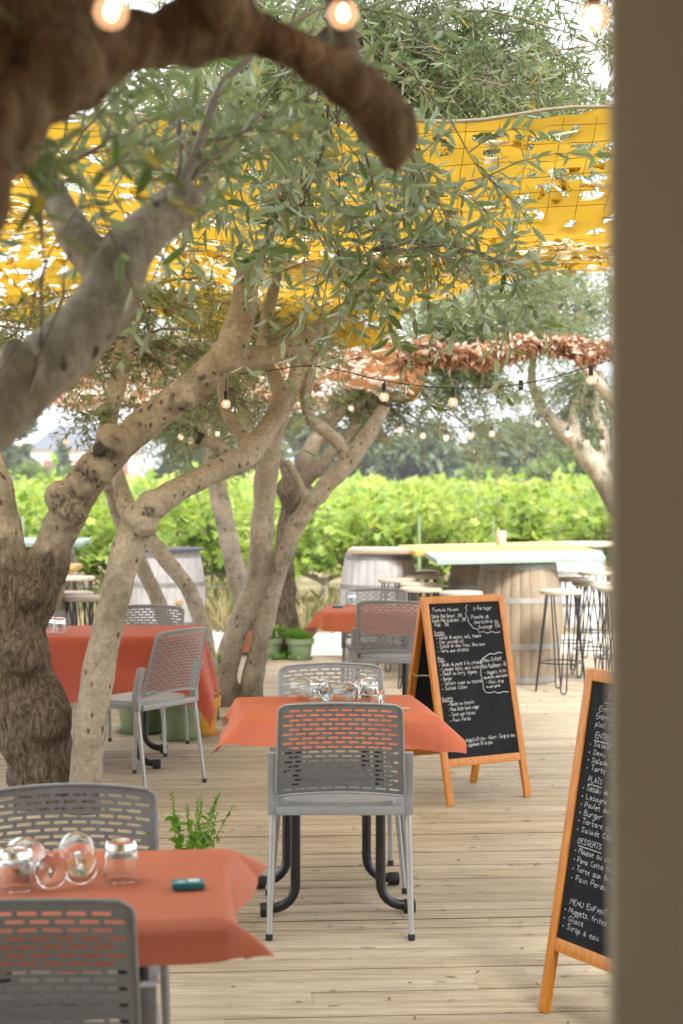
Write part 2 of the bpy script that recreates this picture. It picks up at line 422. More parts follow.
class Foliage:
    """branchlets from an anchor into an ellipsoid, twigs along them, leaf pairs along the twigs: ONE mesh per crown"""
    def __init__(s): s.V = []; s.F = []; s.mi = []; s.r = []; s.n = 0
    def put(s, V, Fq, mi, r):
        s.V.append(V); s.F.append(Fq + s.n); s.mi.append(np.full(len(Fq), mi)); s.r.append(r); s.n += len(V)
    def cluster(s, anchor, c, rad, nb, nt, nl, ll=.062, lw=.0125, tl=.34, droop=.35, br=.012, spread=1.0, shell=.5):
        anchor = np.array(anchor, float); c = np.array(c, float); rad = np.array(rad, float)
        u = unit(rng.normal(size=(nb, 3))); q = rng.uniform(shell ** 3, 1, (nb, 1)) ** (1 / 3)
        end = c + u * q * rad
        mid = anchor * .5 + end * .5 + rng.normal(size=(nb, 3)) * .12 * np.linalg.norm(end - anchor, axis=1)[:, None] + [0, 0, .05]
        ts = np.linspace(0, 1, 9)[None, :, None]
        P = (1 - ts) ** 2 * anchor + 2 * ts * (1 - ts) * mid[:, None] + ts ** 2 * end[:, None]
        P = P + rng.normal(size=P.shape) * .006
        V, Fq = strips(P, br * (1 - .8 * np.linspace(0, 1, 9))[None, :] * rng.uniform(.6, 1.1, (nb, 1)), 4)
        s.put(V, Fq, 1, np.zeros(len(V)))
        # twigs
        N = nb * nt
        far = np.linalg.norm(end - anchor, axis=1)
        t0 = np.clip(1 - rng.uniform(0, 1, (nb, nt)) * np.clip(rad.mean() * 1.6 / np.maximum(far, .1), .25, .9)[:, None], .08, 1)
        i0 = np.minimum((t0 * 8).astype(int), 7); fr = t0 * 8 - i0
        bi = np.arange(nb)[:, None]
        p0 = (P[bi, i0] * (1 - fr[..., None]) + P[bi, i0 + 1] * fr[..., None]).reshape(N, 3)
        tg = unit(P[bi, i0 + 1] - P[bi, i0]).reshape(N, 3)
        d = unit(tg * .7 + unit(rng.normal(size=(N, 3))) * spread + [0, 0, .1])
        L = tl * rng.uniform(.55, 1.25, N); dr = droop * rng.uniform(.3, 1.6, N)
        def at(t): return p0[:, None] + d[:, None] * (L[:, None] * t)[..., None] + np.array([0, 0, -1.]) * (dr[:, None] * L[:, None] * t * t)[..., None]
        tt = np.broadcast_to(np.linspace(0, 1, 4), (N, 4))
        V, Fq = strips(at(tt), np.broadcast_to(np.array([.0026, .0022, .0016, .0008]), (N, 4)), 3)
        s.put(V, Fq, 1, np.zeros(len(V)))
        # leaves, opposite pairs turned a quarter at each node
        m = nl // 2
        t = np.broadcast_to(np.linspace(.12, 1, m), (N, m)) + rng.normal(size=(N, m)) * .015
        pos = at(t); tan = unit(d[:, None] + np.array([0, 0, -1.]) * (2 * dr[:, None] * t)[..., None])
        ref = unit(np.cross(tan, unit(rng.normal(size=(N, 1, 3))))); ref2 = np.cross(tan, ref)
        ph = (np.arange(m) % 2 * PI / 2)[None, :, None] + rng.normal(size=(N, m, 1)) * .35
        side = ref * np.cos(ph) + ref2 * np.sin(ph)
        out = []
        for sg in (1, -1):
            dd = unit(tan * rng.uniform(.45, .95, (N, m, 1)) + side * sg + rng.normal(size=(N, m, 3)) * .16 + [0, 0, -.10])
            nn = unit(tan - dd * (tan * dd).sum(-1, keepdims=True)) + rng.normal(size=(N, m, 3)) * .3 + [0, 0, .35]
            out.append((pos.reshape(-1, 3), dd.reshape(-1, 3), nn.reshape(-1, 3)))
        pos, dd, nn = (np.concatenate(z) for z in zip(*out))
        keep = rng.uniform(size=len(pos)) > .1
        pos, dd, nn = pos[keep], dd[keep], nn[keep]; n = len(pos)
        sz = rng.uniform(.7, 1.2, n)
        V, Fq = leaf_arrays(pos, dd, nn, ll * sz, lw * sz * rng.uniform(.85, 1.2, n))
        tw = np.clip(rng.uniform(0, 1, n), 0, 1)
        s.put(V, Fq, 0, np.repeat(tw, 6))
        return s
    def build(s, name, parent, leafmat='olive_leaf', twig='twig'):
        return raw_mesh(name, np.concatenate(s.V), np.concatenate(s.F), [M[leafmat], M[twig]], parent, False,
                        {'rnd': np.concatenate(s.r)}, np.concatenate(s.mi))


# ------------------------------------------------------------------ trunks
def spline(pts, per=10):
    """Catmull-Rom through (x,y,z,r) rows"""
    P = np.array(pts, float); P = np.vstack([2 * P[0] - P[1], P, 2 * P[-1] - P[-2]]); out = []
    for i in range(1, len(P) - 2):
        a, b, c, d = P[i - 1:i + 3]
        for t in np.linspace(0, 1, per, endpoint=False):
            out.append(.5 * ((2 * b) + (c - a) * t + (2 * a - 5 * b + 4 * c - d) * t * t + (3 * b - a - 3 * c + d) * t ** 3))
    out.append(P[-2]); return np.array(out)


def px_path(rows, k=.9):
    """rows of (px, py, depth, width in px) -> (x,y,z,r)"""
    return [(*W(a, b, d), w * k / F * d / 2) for a, b, d, w in rows]


def trunk_mesh(name, paths, parent, voxel=.014, knots=(), scars=(), age_z=(.9, 1.4), amp=.012, mat='bark', per=10, flare=0):
    """limbs fused into one knobbly surface: tubes + knot lumps, voxel-remeshed, smoothed and roughened"""
    mb = MB()
    for pth in paths:
        S = spline(pth, per)
        nz = np.array([1 + .10 * noise.noise(Vector(S[i, :3]) * 7.0) for i in range(len(S))])
        mb.tube([Vector(q[:3]) for q in S], list(S[:, 3] * nz), 14)
    for (p, r) in knots:
        bm = bmesh.new(); bmesh.ops.create_icosphere(bm, subdivisions=2, radius=r)
        mb.add([v.co * (1 + .3 * noise.noise(v.co * 14 / max(r * 12, .3))) + Vector(p) for v in bm.verts], [[v.index for v in f.verts] for f in bm.faces]); bm.free()
    me = bpy.data.meshes.new(name); me.from_pydata(mb.v, [], mb.f)
    tmp = bpy.data.objects.new('tmp', me); C.objects.link(tmp)
    rm = tmp.modifiers.new('r', 'REMESH'); rm.mode = 'VOXEL'; rm.voxel_size = voxel
    sm = tmp.modifiers.new('s', 'SMOOTH'); sm.iterations = 4; sm.factor = .5
    dg = bpy.context.evaluated_depsgraph_get(); dg.update()
    ev = tmp.evaluated_get(dg); m2 = bpy.data.meshes.new_from_object(ev)
    bpy.data.objects.remove(tmp); bpy.data.meshes.remove(me)
    n = len(m2.vertices); co = np.empty(n * 3, np.float32); m2.vertices.foreach_get('co', co); co = co.reshape(-1, 3)
    no = np.empty(n * 3, np.float32); m2.vertices.foreach_get('normal', no); no = no.reshape(-1, 3)
    dsp = np.empty(n, np.float32)
    for i in range(n):
        v = Vector(co[i])
        dsp[i] = noise.noise(v * 8) * .8 + noise.noise(Vector((v.x * 28, v.y * 28, v.z * 9))) * .45 + noise.noise(v * 45) * .2
    age = np.clip((age_z[1] - co[:, 2]) / max(age_z[1] - age_z[0], 1e-3), 0, 1)
    sc = np.zeros(n, np.float32)
    for (p, r) in scars:
        dd = np.linalg.norm(co - np.array(p), axis=1); nr = np.where(dd < 2.5 * r)[0]
        for i in nr: dd[i] *= 1 + .55 * noise.noise(Vector(co[i]) * (1.1 / r))
        k = np.clip(1.35 - dd / r, 0, 1); sc = np.maximum(sc, np.clip(k * 2.2, 0, 1)); dsp -= k * .5
    co += no * (dsp * amp * (1 + .9 * age))[:, None]
    m2.vertices.foreach_set('co', co.ravel())
    for an, av in (('age', age), ('scar', sc)):
        a = m2.attributes.new(an, 'FLOAT', 'POINT'); a.data.foreach_set('value', av.astype(np.float32))
    m2.polygons.foreach_set('use_smooth', np.ones(len(m2.polygons), bool))
    m2.materials.clear(); m2.materials.append(M[mat]); m2.name = name
    o = bpy.data.objects.new(name, m2); C.objects.link(o); o.parent = parent
    return o


def rel(root, pts):
    """world points to coordinates local to a thing"""
    l = root.location
    return [tuple(np.array(p[:3]) - np.array(l)) + tuple(p[3:]) for p in pts]


def tree(name, label, base, limbs, group=None, knots=(), scars=(), **kw):
    t = thing(name, label, 'tree', base, 0, group)
    L = [rel(t, px_path(q) if len(q[0]) == 4 and q[0][2] > 0 and kw.get('px', True) else q) for q in limbs]
    kw.pop('px', None)
    kn = [(tuple(W(a, b, d) - Vector(base)), w / F * d / 2) for a, b, d, w in knots]
    sc = [(tuple(W(a, b, d) - Vector(base)), w / F * d / 2) for a, b, d, w in scars]
    trunk_mesh('trunk', L, t, knots=kn, scars=sc, **kw)
    return t


def cut_disc(parent, p, d, r):
    """sawn end of a pruned limb"""
    d = Vector(d).normalized(); q = d.to_track_quat('Z', 'Y').to_matrix().to_4x4()
    mb = MB(); mb.lathe([(r * .4, -.03), (r, -.028), (r * 1.04, -.004), (r * .9, .004), (r * .5, .001)], 16, p, mat=q)
    mb.build('sawn_end', M['cut'], parent)
# ================================================================== SETTING
DECK_A = R(4)                                   # boards run slightly away to the right
def deck():
    V = []; Fc = []; rn = []; mi = []; n = 0
    ca, sa = math.cos(DECK_A), math.sin(DECK_A)
    pitch, gap, th = .122, .0095, .03
    y = -4.0; k = 0
    while y < 15.3:
        r2 = random.Random(k * 31 + 5)
        x = -7 + r2.uniform(-2.4, 0); g = gap * r2.choice((.35, .5, .7, 1.1, 1.7))
        while x < 9:
            L = r2.choice((3.6, 4.2, 4.8)); rv = r2.random(); z = r2.uniform(-.0015, .0015); b = .003
            x0, x1, y0, y1 = x + .0004, x + L - .0004, y + g / 2, y + pitch - g / 2
            # a board: top with eased edges and sides
            sec = [(y0, -th), (y0, -b), (y0 + b, 0), (y1 - b, 0), (y1, -b), (y1, -th)]
            for xx in (x0, x1):
                for (yy, zz) in sec:
                    V.append((xx * ca - yy * sa, xx * sa + yy * ca, zz + z)); rn.append(rv)
            for j in range(5): Fc.append((n + j, n + j + 1, n + 6 + j + 1, n + 6 + j)); mi.append(int(j in (0, 4)))  # board sides go soil-dark, painting in dirt and the shade of the gaps
            n += 12; x += L
        y += pitch; k += 1
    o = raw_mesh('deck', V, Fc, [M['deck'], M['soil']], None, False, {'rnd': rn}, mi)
    # dark ground under the gaps
    mb = MB(); mb.box((0, 0, 0), (16, 19.3, .02), Matrix.Rotation(DECK_A, 4, 'Z'))
    mb.v = [(v[0] + .2 - 5.65 * sa, v[1] + 5.65, v[2] - .08) for v in mb.v]
    s = mb.build('deck_joists', M['soil'], o, False)
    return tag(o, kind='structure')
deck()
def sheet(name, x0, x1, y0, y1, z, mat, nx=2, ny=2, amp=0, fr=.5):
    xs = np.linspace(x0, x1, nx); ys = np.linspace(y0, y1, ny)
    X, Y = np.meshgrid(xs, ys); Z = np.full_like(X, z)
    if amp:
        for i in range(ny):
            for j in range(nx): Z[i, j] += amp * noise.noise(Vector((X[i, j] * fr, Y[i, j] * fr, 0)))
    V = np.stack([X, Y, Z], -1).reshape(-1, 3); I = np.arange(nx * ny).reshape(ny, nx)
    Fq = np.stack([I[:-1, :-1], I[:-1, 1:], I[1:, 1:], I[1:, :-1]], -1).reshape(-1, 4)
    return tag(raw_mesh(name, V, Fq, M[mat], None, True), kind='structure')
sheet('ground', -2600, 2600, -350, 2600, -.16, 'ground')
sheet('path', -14, 14, 14.6, 19.8, -.10, 'path', 60, 30, .012, 2)

def hills():
    n = 120; V = []; Fq = []
    for i in range(n):
        a = -1.1 + 2.2 * i / (n - 1)
        h = 34 + 26 * noise.noise(Vector((a * 5, 3, 0))) + 9 * noise.noise(Vector((a * 19, 7, 0)))
        px = a * F
        h += 22 * math.exp(-((px - 130) / 90) ** 2)
        for j, (dd, hh) in enumerate(((1150, -2), (1300, h * .45), (1480, h * .85), (1600, h), (1900, -2))):
            V.append((math.sin(a) * dd * 1.25, dd, hh + (6 * noise.noise(Vector((a * 40, j, 1))) if 0 < j < 4 else 0)))
    for i in range(n - 1):
        for j in range(4): Fq.append((i * 5 + j, i * 5 + 5 + j, i * 5 + 6 + j, i * 5 + j + 1))
    tag(raw_mesh('hills', V, Fq, M['hills'], None, True), kind='structure')
hills()

# dry grass between path and vines
def grass():
    n = 26000
    x = rng.uniform(-8, 8, n); y = 18.9 + 4.6 * rng.uniform(0, 1, n) ** .9
    y += .5 * np.sin(x * 2.1) * (y < 19.8)
    cl = np.array([noise.noise(Vector((a * .9, b * .9, 0))) for a, b in zip(x, y)])
    h = .16 + .30 * np.clip(cl + .5, 0, 1) * rng.uniform(.4, 1.2, n)
    pos = np.stack([x, y, np.full(n, -.16)], 1)
    d = np.stack([rng.normal(0, .32, n), rng.normal(0, .32, n), np.ones(n)], 1)
    nr = unit(np.stack([rng.normal(size=n), rng.normal(size=n), np.zeros(n)], 1))
    V, Fq = leaf_arrays(pos, d, nr, h * 1.2, np.full(n, .011), .5)
    tint = np.clip(.55 - cl * .9 + rng.normal(0, .18, n), 0, 1)
    tag(raw_mesh('dry_grass', V, Fq, M['straw'], None, False, {'rnd': np.repeat(tint, 6)}), 'tufts of dry straw and green grass along the vineyard edge', 'grass', kind='stuff')
grass()

# ------------------------------------------------------------------ vineyard
def vine_proto(seed):
    global rng
    keep = rng; rng = np.random.default_rng(seed)
    t = thing('grape_vine', None, 'vine')
    r = random.Random(seed)
    st = [(0, 0, -.03, .06), (r.uniform(-.05, .05), 0, .16, .05), (r.uniform(-.08, .08), .02, .34, .045), (r.uniform(-.07, .07), 0, .52, .06)]
    mb = MB(); S = spline(st, 5)
    mb.tube([Vector(q[:3]) for q in S], [q[3] * (1 + .25 * r.uniform(-1, 1)) for q in S], 9)
    for sg in (-1, 1):
        A = spline([(0, 0, .48, .035), (sg * .25, .02, .58, .028), (sg * .55, 0, .64, .02)], 5)
        mb.tube([Vector(q[:3]) for q in A], [q[3] for q in A], 7)
    mb.build('vine_stock', M['twig'], t)
    # shoots
    f = Foliage(); ns = 36
    p0 = np.stack([rng.uniform(-.62, .62, ns), rng.normal(0, .06, ns), rng.uniform(.48, .8, ns)], 1)
    up = np.stack([rng.normal(0, .32, ns), rng.normal(0, .42, ns), rng.uniform(.35, 1, ns)], 1)
    L = rng.uniform(.45, 1.15, ns); L[:5] *= 1.25
    ts = np.linspace(0, 1, 7)
    P = p0[:, None] + unit(up)[:, None] * (L[:, None] * ts)[..., None] + np.array([0, 0, -1.]) * (.30 * rng.uniform(0, 1.6, ns)[:, None] * L[:, None] * ts ** 2)[..., None]
    V, Fq = strips(P, np.broadcast_to(np.linspace(.006, .002, 7), (ns, 7)), 3); f.put(V, Fq, 1, np.zeros(len(V)))
    m = 17
    tt = rng.uniform(.03, 1, (ns, m)); i0 = np.minimum((tt * 6).astype(int), 5); fr = (tt * 6 - i0)[..., None]
    bi = np.arange(ns)[:, None]
    pos = (P[bi, i0] * (1 - fr) + P[bi, i0 + 1] * fr).reshape(-1, 3) + rng.normal(size=(ns * m, 3)) * .05
    n = len(pos)
    d = unit(np.stack([rng.normal(size=n), rng.normal(size=n) - .25, rng.normal(size=n) * .5 - .35], 1))
    nn = np.stack([rng.normal(0, .5, n), rng.normal(0, .5, n) - .3, np.ones(n) * .9], 1)
    V, Fq = broad_leaf_arrays(pos, d, nn, rng.uniform(.085, .15, n))
    f.put(V, Fq, 0, np.repeat(rng.uniform(0, 1, n), 10))
    f.build('leaf_canopy', t, 'vine_leaf')
    rng = keep
    return t
def vineyard():
    protos = [vine_proto(s) for s in (11, 12, 13, 14)]
    used = [[], [], [], []]
    r = random.Random(3)
    lab = 'leafy bright green grapevine in the trained rows behind the bar tables'
    for row in range(9):
        y = 21.3 + row * 2.2; half = .27 * y + 1.6
        x = -half + r.uniform(0, .5)
        while x < half - 1.2 * (row > 3):
            k = r.randrange(4)
            o = place(protos[k], used[k], (x, y + r.uniform(-.12, .12), -.16 - .012 * row), r.choice((0, PI)) + r.uniform(-.2, .2), lab, 'grapevines in rows')
            s = r.uniform(.94, 1.2); o.scale = (1.02, 1, s)
            x += 1.0 if row < 4 else 1.15
vineyard()
def far_vines():
    n = 26000; y = rng.uniform(44, 130, n); y = 44 + np.round((y - 44) / 2.4) * 2.4
    x = rng.uniform(-.33, .33, n) * y
    z = rng.uniform(.5, 1.62, n) - .16 + .1 * rng.normal(size=n)
    pos = np.stack([x, y + rng.normal(0, .22, n), z], 1)
    V, Fq = broad_leaf_arrays(pos, rng.normal(size=(n, 3)), rng.normal(size=(n, 3)) * .6 + [0, -.3, 1], rng.uniform(.22, .5, n))
    tag(raw_mesh('vineyard', V, Fq, M['vine_leaf'], None, False, {'rnd': np.repeat(rng.uniform(.3, 1, n), 10)}), 'far vineyard rows fading toward the hill', 'vineyard', kind='stuff')
far_vines()
# trellis posts and wires of the first row
def trellis():
    for i, x in enumerate((-3.9, .95, 1.85)):
        mb = MB(); mb.tube([(x, 20.8, -.2), (x, 20.8, 1.15)], .022, 8)
        o = mb.build('trellis_post', M['greenpot'])
        tag(o, ('thin green trellis post beside the grapevines, above the grey-lidded barrel', 'thin green trellis post in the vines above the long bar table', 'green trellis post in the vines nearest the dim column')[i], 'post', 'green trellis posts')
    for z in (.30,):
        mb = MB(); mb.tube([(-7, 20.78, z), (-2, 20.78, z - .02), (3, 20.78, z), (7, 20.78, z)], .005, 5)
        tag(mb.build('trellis_wire', M['iron']), 'grey trellis wire stretched along the first vine row', 'wire')
trellis()

# ------------------------------------------------------------------ far trees, bushes and the house
def puff_tree(name, label, px, d, py_base, py_top, wpx, leaf, group, lsize, nl, seed, trunk_w=.12, lobes=9):
    global rng
    keep = rng; rng = np.random.default_rng(seed)
    b = W(px, py_base, d); h = H + .16 - (py_top - YH) / F * d; w = wpx / F * d
    t = thing(name, label, 'tree', (b.x, d, -.16), 0, group)
    mb = MB(); S = spline([(0, 0, 0, .03 * h), (.02 * w, 0, h * .4, .022 * h), (0, 0, h * .8, .008 * h)], 5)
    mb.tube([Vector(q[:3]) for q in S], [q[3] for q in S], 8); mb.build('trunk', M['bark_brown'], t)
    f = Foliage(); P = []
    for i in range(lobes):
        c = np.array([rng.uniform(-.34, .34) * w, rng.uniform(-.3, .3) * w, h * rng.uniform(.22, .93)])
        rad = np.array([.24 * w, .24 * w, .15 * h]) * rng.uniform(.6, 1.15)
        k = nl // lobes
        P.append(c + unit(rng.normal(size=(k, 3))) * rng.uniform(.45, 1.05, (k, 1)) * rad)
    P = np.concatenate(P); P[:, 2] = np.maximum(P[:, 2], .02 * h); n = len(P)
    V, Fq = leaf_arrays(P, rng.normal(size=(n, 3)), rng.normal(size=(n, 3)) + [0, 0, .6], rng.uniform(.6, 1.3, n) * lsize, rng.uniform(.3, .6, n) * lsize)
    f.put(V, Fq, 0, np.repeat(rng.uniform(0, 1, n), 6)); f.build('crown', t, leaf, 'twig')
    rng = keep
    return t
puff_tree('pine_tree', 'dark green pine beyond the vines, against the hazy hill', 418, 95, 482, 424, 95, 'pine_leaf', None, .8, 3600, 21)
puff_tree('pine_tree', 'tall broad pine beyond the vines at the house gable', -12, 90, 484, 402, 90, 'pine_leaf', None, .8, 4200, 22)
puff_tree('pine_tree', 'wide pine beyond the vines, behind the leaning limb near the dim column', 532, 88, 482, 404, 150, 'pine_leaf', None, .8, 4600, 23)
puff_tree('pine_tree', 'grey green pine seen between the crooked stems, beyond the vines', 335, 100, 482, 418, 120, 'pine_leaf', None, .8, 4000, 24)
puff_tree('pine_tree', 'pine beyond the vines, filling the gap left of the twin-stemmed tree', 215, 84, 484, 398, 140, 'pine_leaf', None, .8, 4600, 27)
puff_tree('roadside_bush', 'pale green bush on the far edge of the vines below the hill', 478, 70, 488, 456, 90, 'bush_leaf', None, .6, 2000, 25, lobes=7)
puff_tree('roadside_bush', 'tall pale green bush on the far edge of the vines near the dim column', 570, 62, 492, 446, 110, 'bush_leaf', None, .55, 2600, 26, lobes=8)
puff_tree('roadside_bush', 'rounded green bush at the foot of the white house', 52, 74, 490, 468, 60, 'bush_leaf', None, .5, 1500, 28, lobes=6)
puff_tree('cypress_tree', 'slim dark cypress standing before the white house', 63, 120, 486, 446, 9, 'pine_leaf', None, .5, 900, 29, lobes=12)

def house():
    d = 180; k = d / F
    b = W(88, 480, d); t = thing('house', 'white house with red shutters and grey roof beyond the vines', 'house', (b.x, d, -.16))
    w, dp, hz = 10.5, 8, 4.9
    mb = MB(); mb.box((0, 0, hz / 2), (w, dp, hz)); mb.build('wall', M['wall'], t, False)
    mb = MB(); mb.add([(-w / 2 - .4, -dp / 2 - .4, hz), (w / 2 + .4, -dp / 2 - .4, hz), (w / 2 + .4, dp / 2 + .4, hz), (-w / 2 - .4, dp / 2 + .4, hz), (-w / 2 + 2, 0, hz + 2.6), (w / 2 - 2, 0, hz + 2.6)],
                      [(0, 1, 5, 4), (2, 3, 4, 5), (1, 2, 5), (3, 0, 4), (0, 3, 2, 1)])
    rf = mb.build('roof', M['roof'], t, False)
    mb = MB(); mb.box((2.2, .4, hz + 2.6), (.8, .6, 2.6)); mb.build('chimney', M['wall'], rf, False, .05)
    for xx in (-2.6, .6, 3.3):
        mb = MB(); mb.box((xx, -dp / 2 - .02, 2.9), (1.1, .1, 1.7)); wn = mb.build('window', M['pane'], t, False)
        for sg in (-1, 1):
            mb = MB(); mb.box((xx + sg * 1.0, -dp / 2 - .06, 2.9), (.8, .1, 1.8)); mb.build('shutter', M['shutter'], wn, False)
house()
# ================================================================== OLIVE TREES
def V3(px, py, d): return W(px, py, d)
def crown(t, specs, name='crown', **kw):
    f = Foliage()
    for (anchor, c, rad, nb, nt, nl, *opt) in specs:
        o = dict(kw); o.update(opt[0] if opt else {})
        f.cluster(W(*anchor) - t.location, W(*c) - t.location, rad, nb, nt, nl, **o)
    return f.build(name, t)

# A: dark trunk and arching limb close to the lens
tA = tree('olive_tree', 'dark brown olive trunk whose thick limb arches over the terrace to a sawn stub', (-1.15, 2.0, 0), [
    [(-560, 1830, 1.9, 250), (-420, 1200, 1.9, 215), (-230, 620, 2.0, 175), (-75, 240, 2.1, 138), (8, 80, 2.2, 122), (60, -60, 2.25, 120), (90, -260, 2.3, 110)],
    [(5, 110, 2.2, 90), (70, 66, 2.25, 84), (140, 40, 2.3, 68), (215, 34, 2.35, 62), (290, 48, 2.4, 52), (345, 74, 2.45, 56), (380, 110, 2.5, 60), (393, 140, 2.5, 54), (394, 160, 2.5, 40), (398, 176, 2.5, 16)],
    [(215, 45, 2.35, 60), (226, 5, 2.35, 56), (235, -60, 2.4, 52), (250, -200, 2.5, 44)]],
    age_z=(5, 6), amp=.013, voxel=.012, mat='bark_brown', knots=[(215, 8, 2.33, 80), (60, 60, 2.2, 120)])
trunk_mesh('branch', [rel(tA, px_path([(318, -160, 2.75, 38), (336, -20, 2.75, 36), (347, 60, 2.72, 34), (362, 118, 2.68, 34), (384, 152, 2.62, 30)]))], tA, voxel=.011, age_z=(-2, -1), amp=.007)
crown(tA, [((90, -260, 2.3), (150, -480, 3.5), (.9, .5, .4), 24, 12, 24),
           ((250, -200, 2.5), (420, -420, 3.6), (1.0, .6, .35), 30, 14, 26), ((250, -200, 2.5), (900, -440, 3.5), (1.0, .6, .35), 30, 14, 26), ((250, -200, 2.5), (1450, -440, 3.6), (1.0, .7, .4), 30, 14, 26), ((-75, 240, 2.1), (-500, -300, 2.7), (.8, .8, .5), 24, 14, 26)])  # overhead clusters added out of view to shade the near tables
# B: pale limb just behind it
tB = tree('olive_tree', 'blotchy pale olive limb rising to a twiggy pruned knob below the arching dark limb', (-1.25, 3.1, 0), [
    [(-330, 1350, 3.1, 150), (-300, 950, 3.1, 120), (-210, 640, 3.1, 100), (-90, 480, 3.1, 88), (10, 398, 3.1, 80), (65, 348, 3.15, 72), (108, 300, 3.2, 70), (122, 262, 3.25, 68), (150, 228, 3.3, 58), (178, 206, 3.35, 50), (186, 190, 3.35, 36)],
    [(112, 285, 3.22, 56), (82, 246, 3.25, 42), (62, 212, 3.3, 36), (48, 180, 3.35, 30)]],
    age_z=(.3, .8), amp=.009, voxel=.011,
    knots=[(185, 200, 3.35, 46), (46, 180, 3.35, 36), (120, 262, 3.2, 44), (20, 360, 3.05, 44)],
    scars=[(118, 262, 3.13, 17), (107, 305, 3.10, 10), (116, 313, 3.10, 12), (20, 345, 3.05, 15), (46, 176, 3.3, 40)])
crown(tB, [
    ((182, 192, 3.35), (225, 125, 4.2), (.34, .4, .16), 5, 6, 14, dict(br=.0055)),
    ((182, 192, 3.35), (115, 150, 4.3), (.42, .4, .15), 4, 4, 14, dict(br=.0055)),
    ((182, 192, 3.35), (330, 20, 4.4), (.06, .1, .05), 1, 4, 14, dict(br=.014)),
    ((330, 20, 4.4), (215, 200, 4.9), (.26, .3, .11), 3, 6, 16),
    ((330, 20, 4.4), (300, 165, 5.0), (.34, .4, .17), 4, 6, 16),
    ((330, 20, 4.4), (285, 248, 5.0), (.26, .3, .09), 3, 6, 16),
    ((330, 20, 4.4), (380, 250, 5.1), (.28, .4, .14), 4, 5, 16),
    ((330, 20, 4.4), (430, 180, 5.1), (.24, .3, .12), 4, 5, 16),
    ((375, 250, 5.1), (485, 260, 5.2), (.25, .25, .13), 4, 5, 18),
    ((300, 175, 5.0), (360, 300, 5.2), (.24, .3, .07), 3, 6, 16),
    ((330, -150, 4.4), (420, -400, 4.3), (1.1, .5, .35), 26, 13, 24), ((330, -150, 4.4), (950, -400, 4.3), (1.1, .5, .35), 26, 13, 24),  # added above the frame, like the next, to block sun on the deck
    ((330, -150, 4.4), (1350, -400, 4.3), (1.0, .6, .35), 24, 13, 24),
    ((48, 176, 3.35), (60, 120, 3.7), (.28, .3, .12), 4, 3, 14, dict(br=.0055)),
    ((30, 390, 3.05), (75, 175, 2.9), (.07, .1, .07), 2, 2, 12, dict(br=.004)),
    ((-60, 470, 3.0), (15, 230, 2.8), (.07, .1, .08), 2, 2, 12, dict(br=.004))], tl=.34, ll=.066, lw=.0180, br=.008)

# C: stout trunk with the long forked limb
dC = 8.3
tC = tree('olive_tree', 'stout furrowed olive trunk forking low, its knobbly limb rising across the terrace', (-1.47, 8.3, 0), [
    [(52, 812, dC, 92), (47, 785, dC, 74), (36, 740, dC, 78), (22, 690, dC, 80), (12, 640, dC, 78), (8, 600, dC, 76), (14, 570, dC, 66)],
    [(8, 610, dC, 62), (6, 560, dC, 48), (0, 510, dC, 40), (-12, 460, dC, 38), (-40, 400, dC, 34), (-90, 250, dC, 30), (-120, 60, dC, 26)],
    [(22, 625, dC, 58), (44, 575, dC, 50), (60, 530, dC, 44), (80, 490, dC, 42), (108, 456, dC, 40), (140, 428, dC, 36), (172, 402, dC, 35), (205, 375, dC - .05, 34), (228, 352, dC - .1, 33), (240, 322, dC - .1, 32), (248, 270, dC - .2, 26), (268, 180, dC - .4, 22), (310, 60, dC - .6, 18), (340, -80, dC - .7, 14)],
    [(222, 366, dC, 30), (252, 358, dC, 25), (285, 350, dC + .1, 22), (330, 320, dC + .2, 18), (400, 270, dC + .3, 13)]],
    age_z=(.95, 1.5), amp=.010, voxel=.013,
    knots=[(62, 498, dC - .06, 38), (72, 512, dC - .1, 32), (95, 470, dC - .08, 38), (82, 482, dC - .1, 32), (112, 440, dC - .08, 34), (30, 590, dC - .1, 34), (182, 398, dC - .1, 28), (40, 710, dC - .06, 70), (20, 650, dC - .1, 56), (70, 780, dC, 44), (28, 775, dC, 46), (226, 356, dC - .12, 34)],
    scars=[(98, 452, dC - .13, 20), (64, 500, dC - .12, 24), (76, 515, dC - .13, 22), (88, 474, dC - .12, 24), (112, 445, dC - .1, 20), (48, 560, dC - .12, 16), (184, 404, dC - .12, 15), (202, 378, dC - .13, 7), (190, 384, dC - .13, 6), (22, 655, dC - .2, 9), (28, 712, dC - .2, 10), (258, 358, dC - .08, 7), (110, 452, dC - .13, 12)])
for (px, py, r, dx) in ((99, 448, 00.031, (-.1, -1, .35)), (183, 403, 0.034, (.35, -1, -.05)), (85, 467, 0.031, (-.5, -.9, .3))):
    cut_disc(tC, V3(px, py, dC - .135) - tC.location, dx, r)
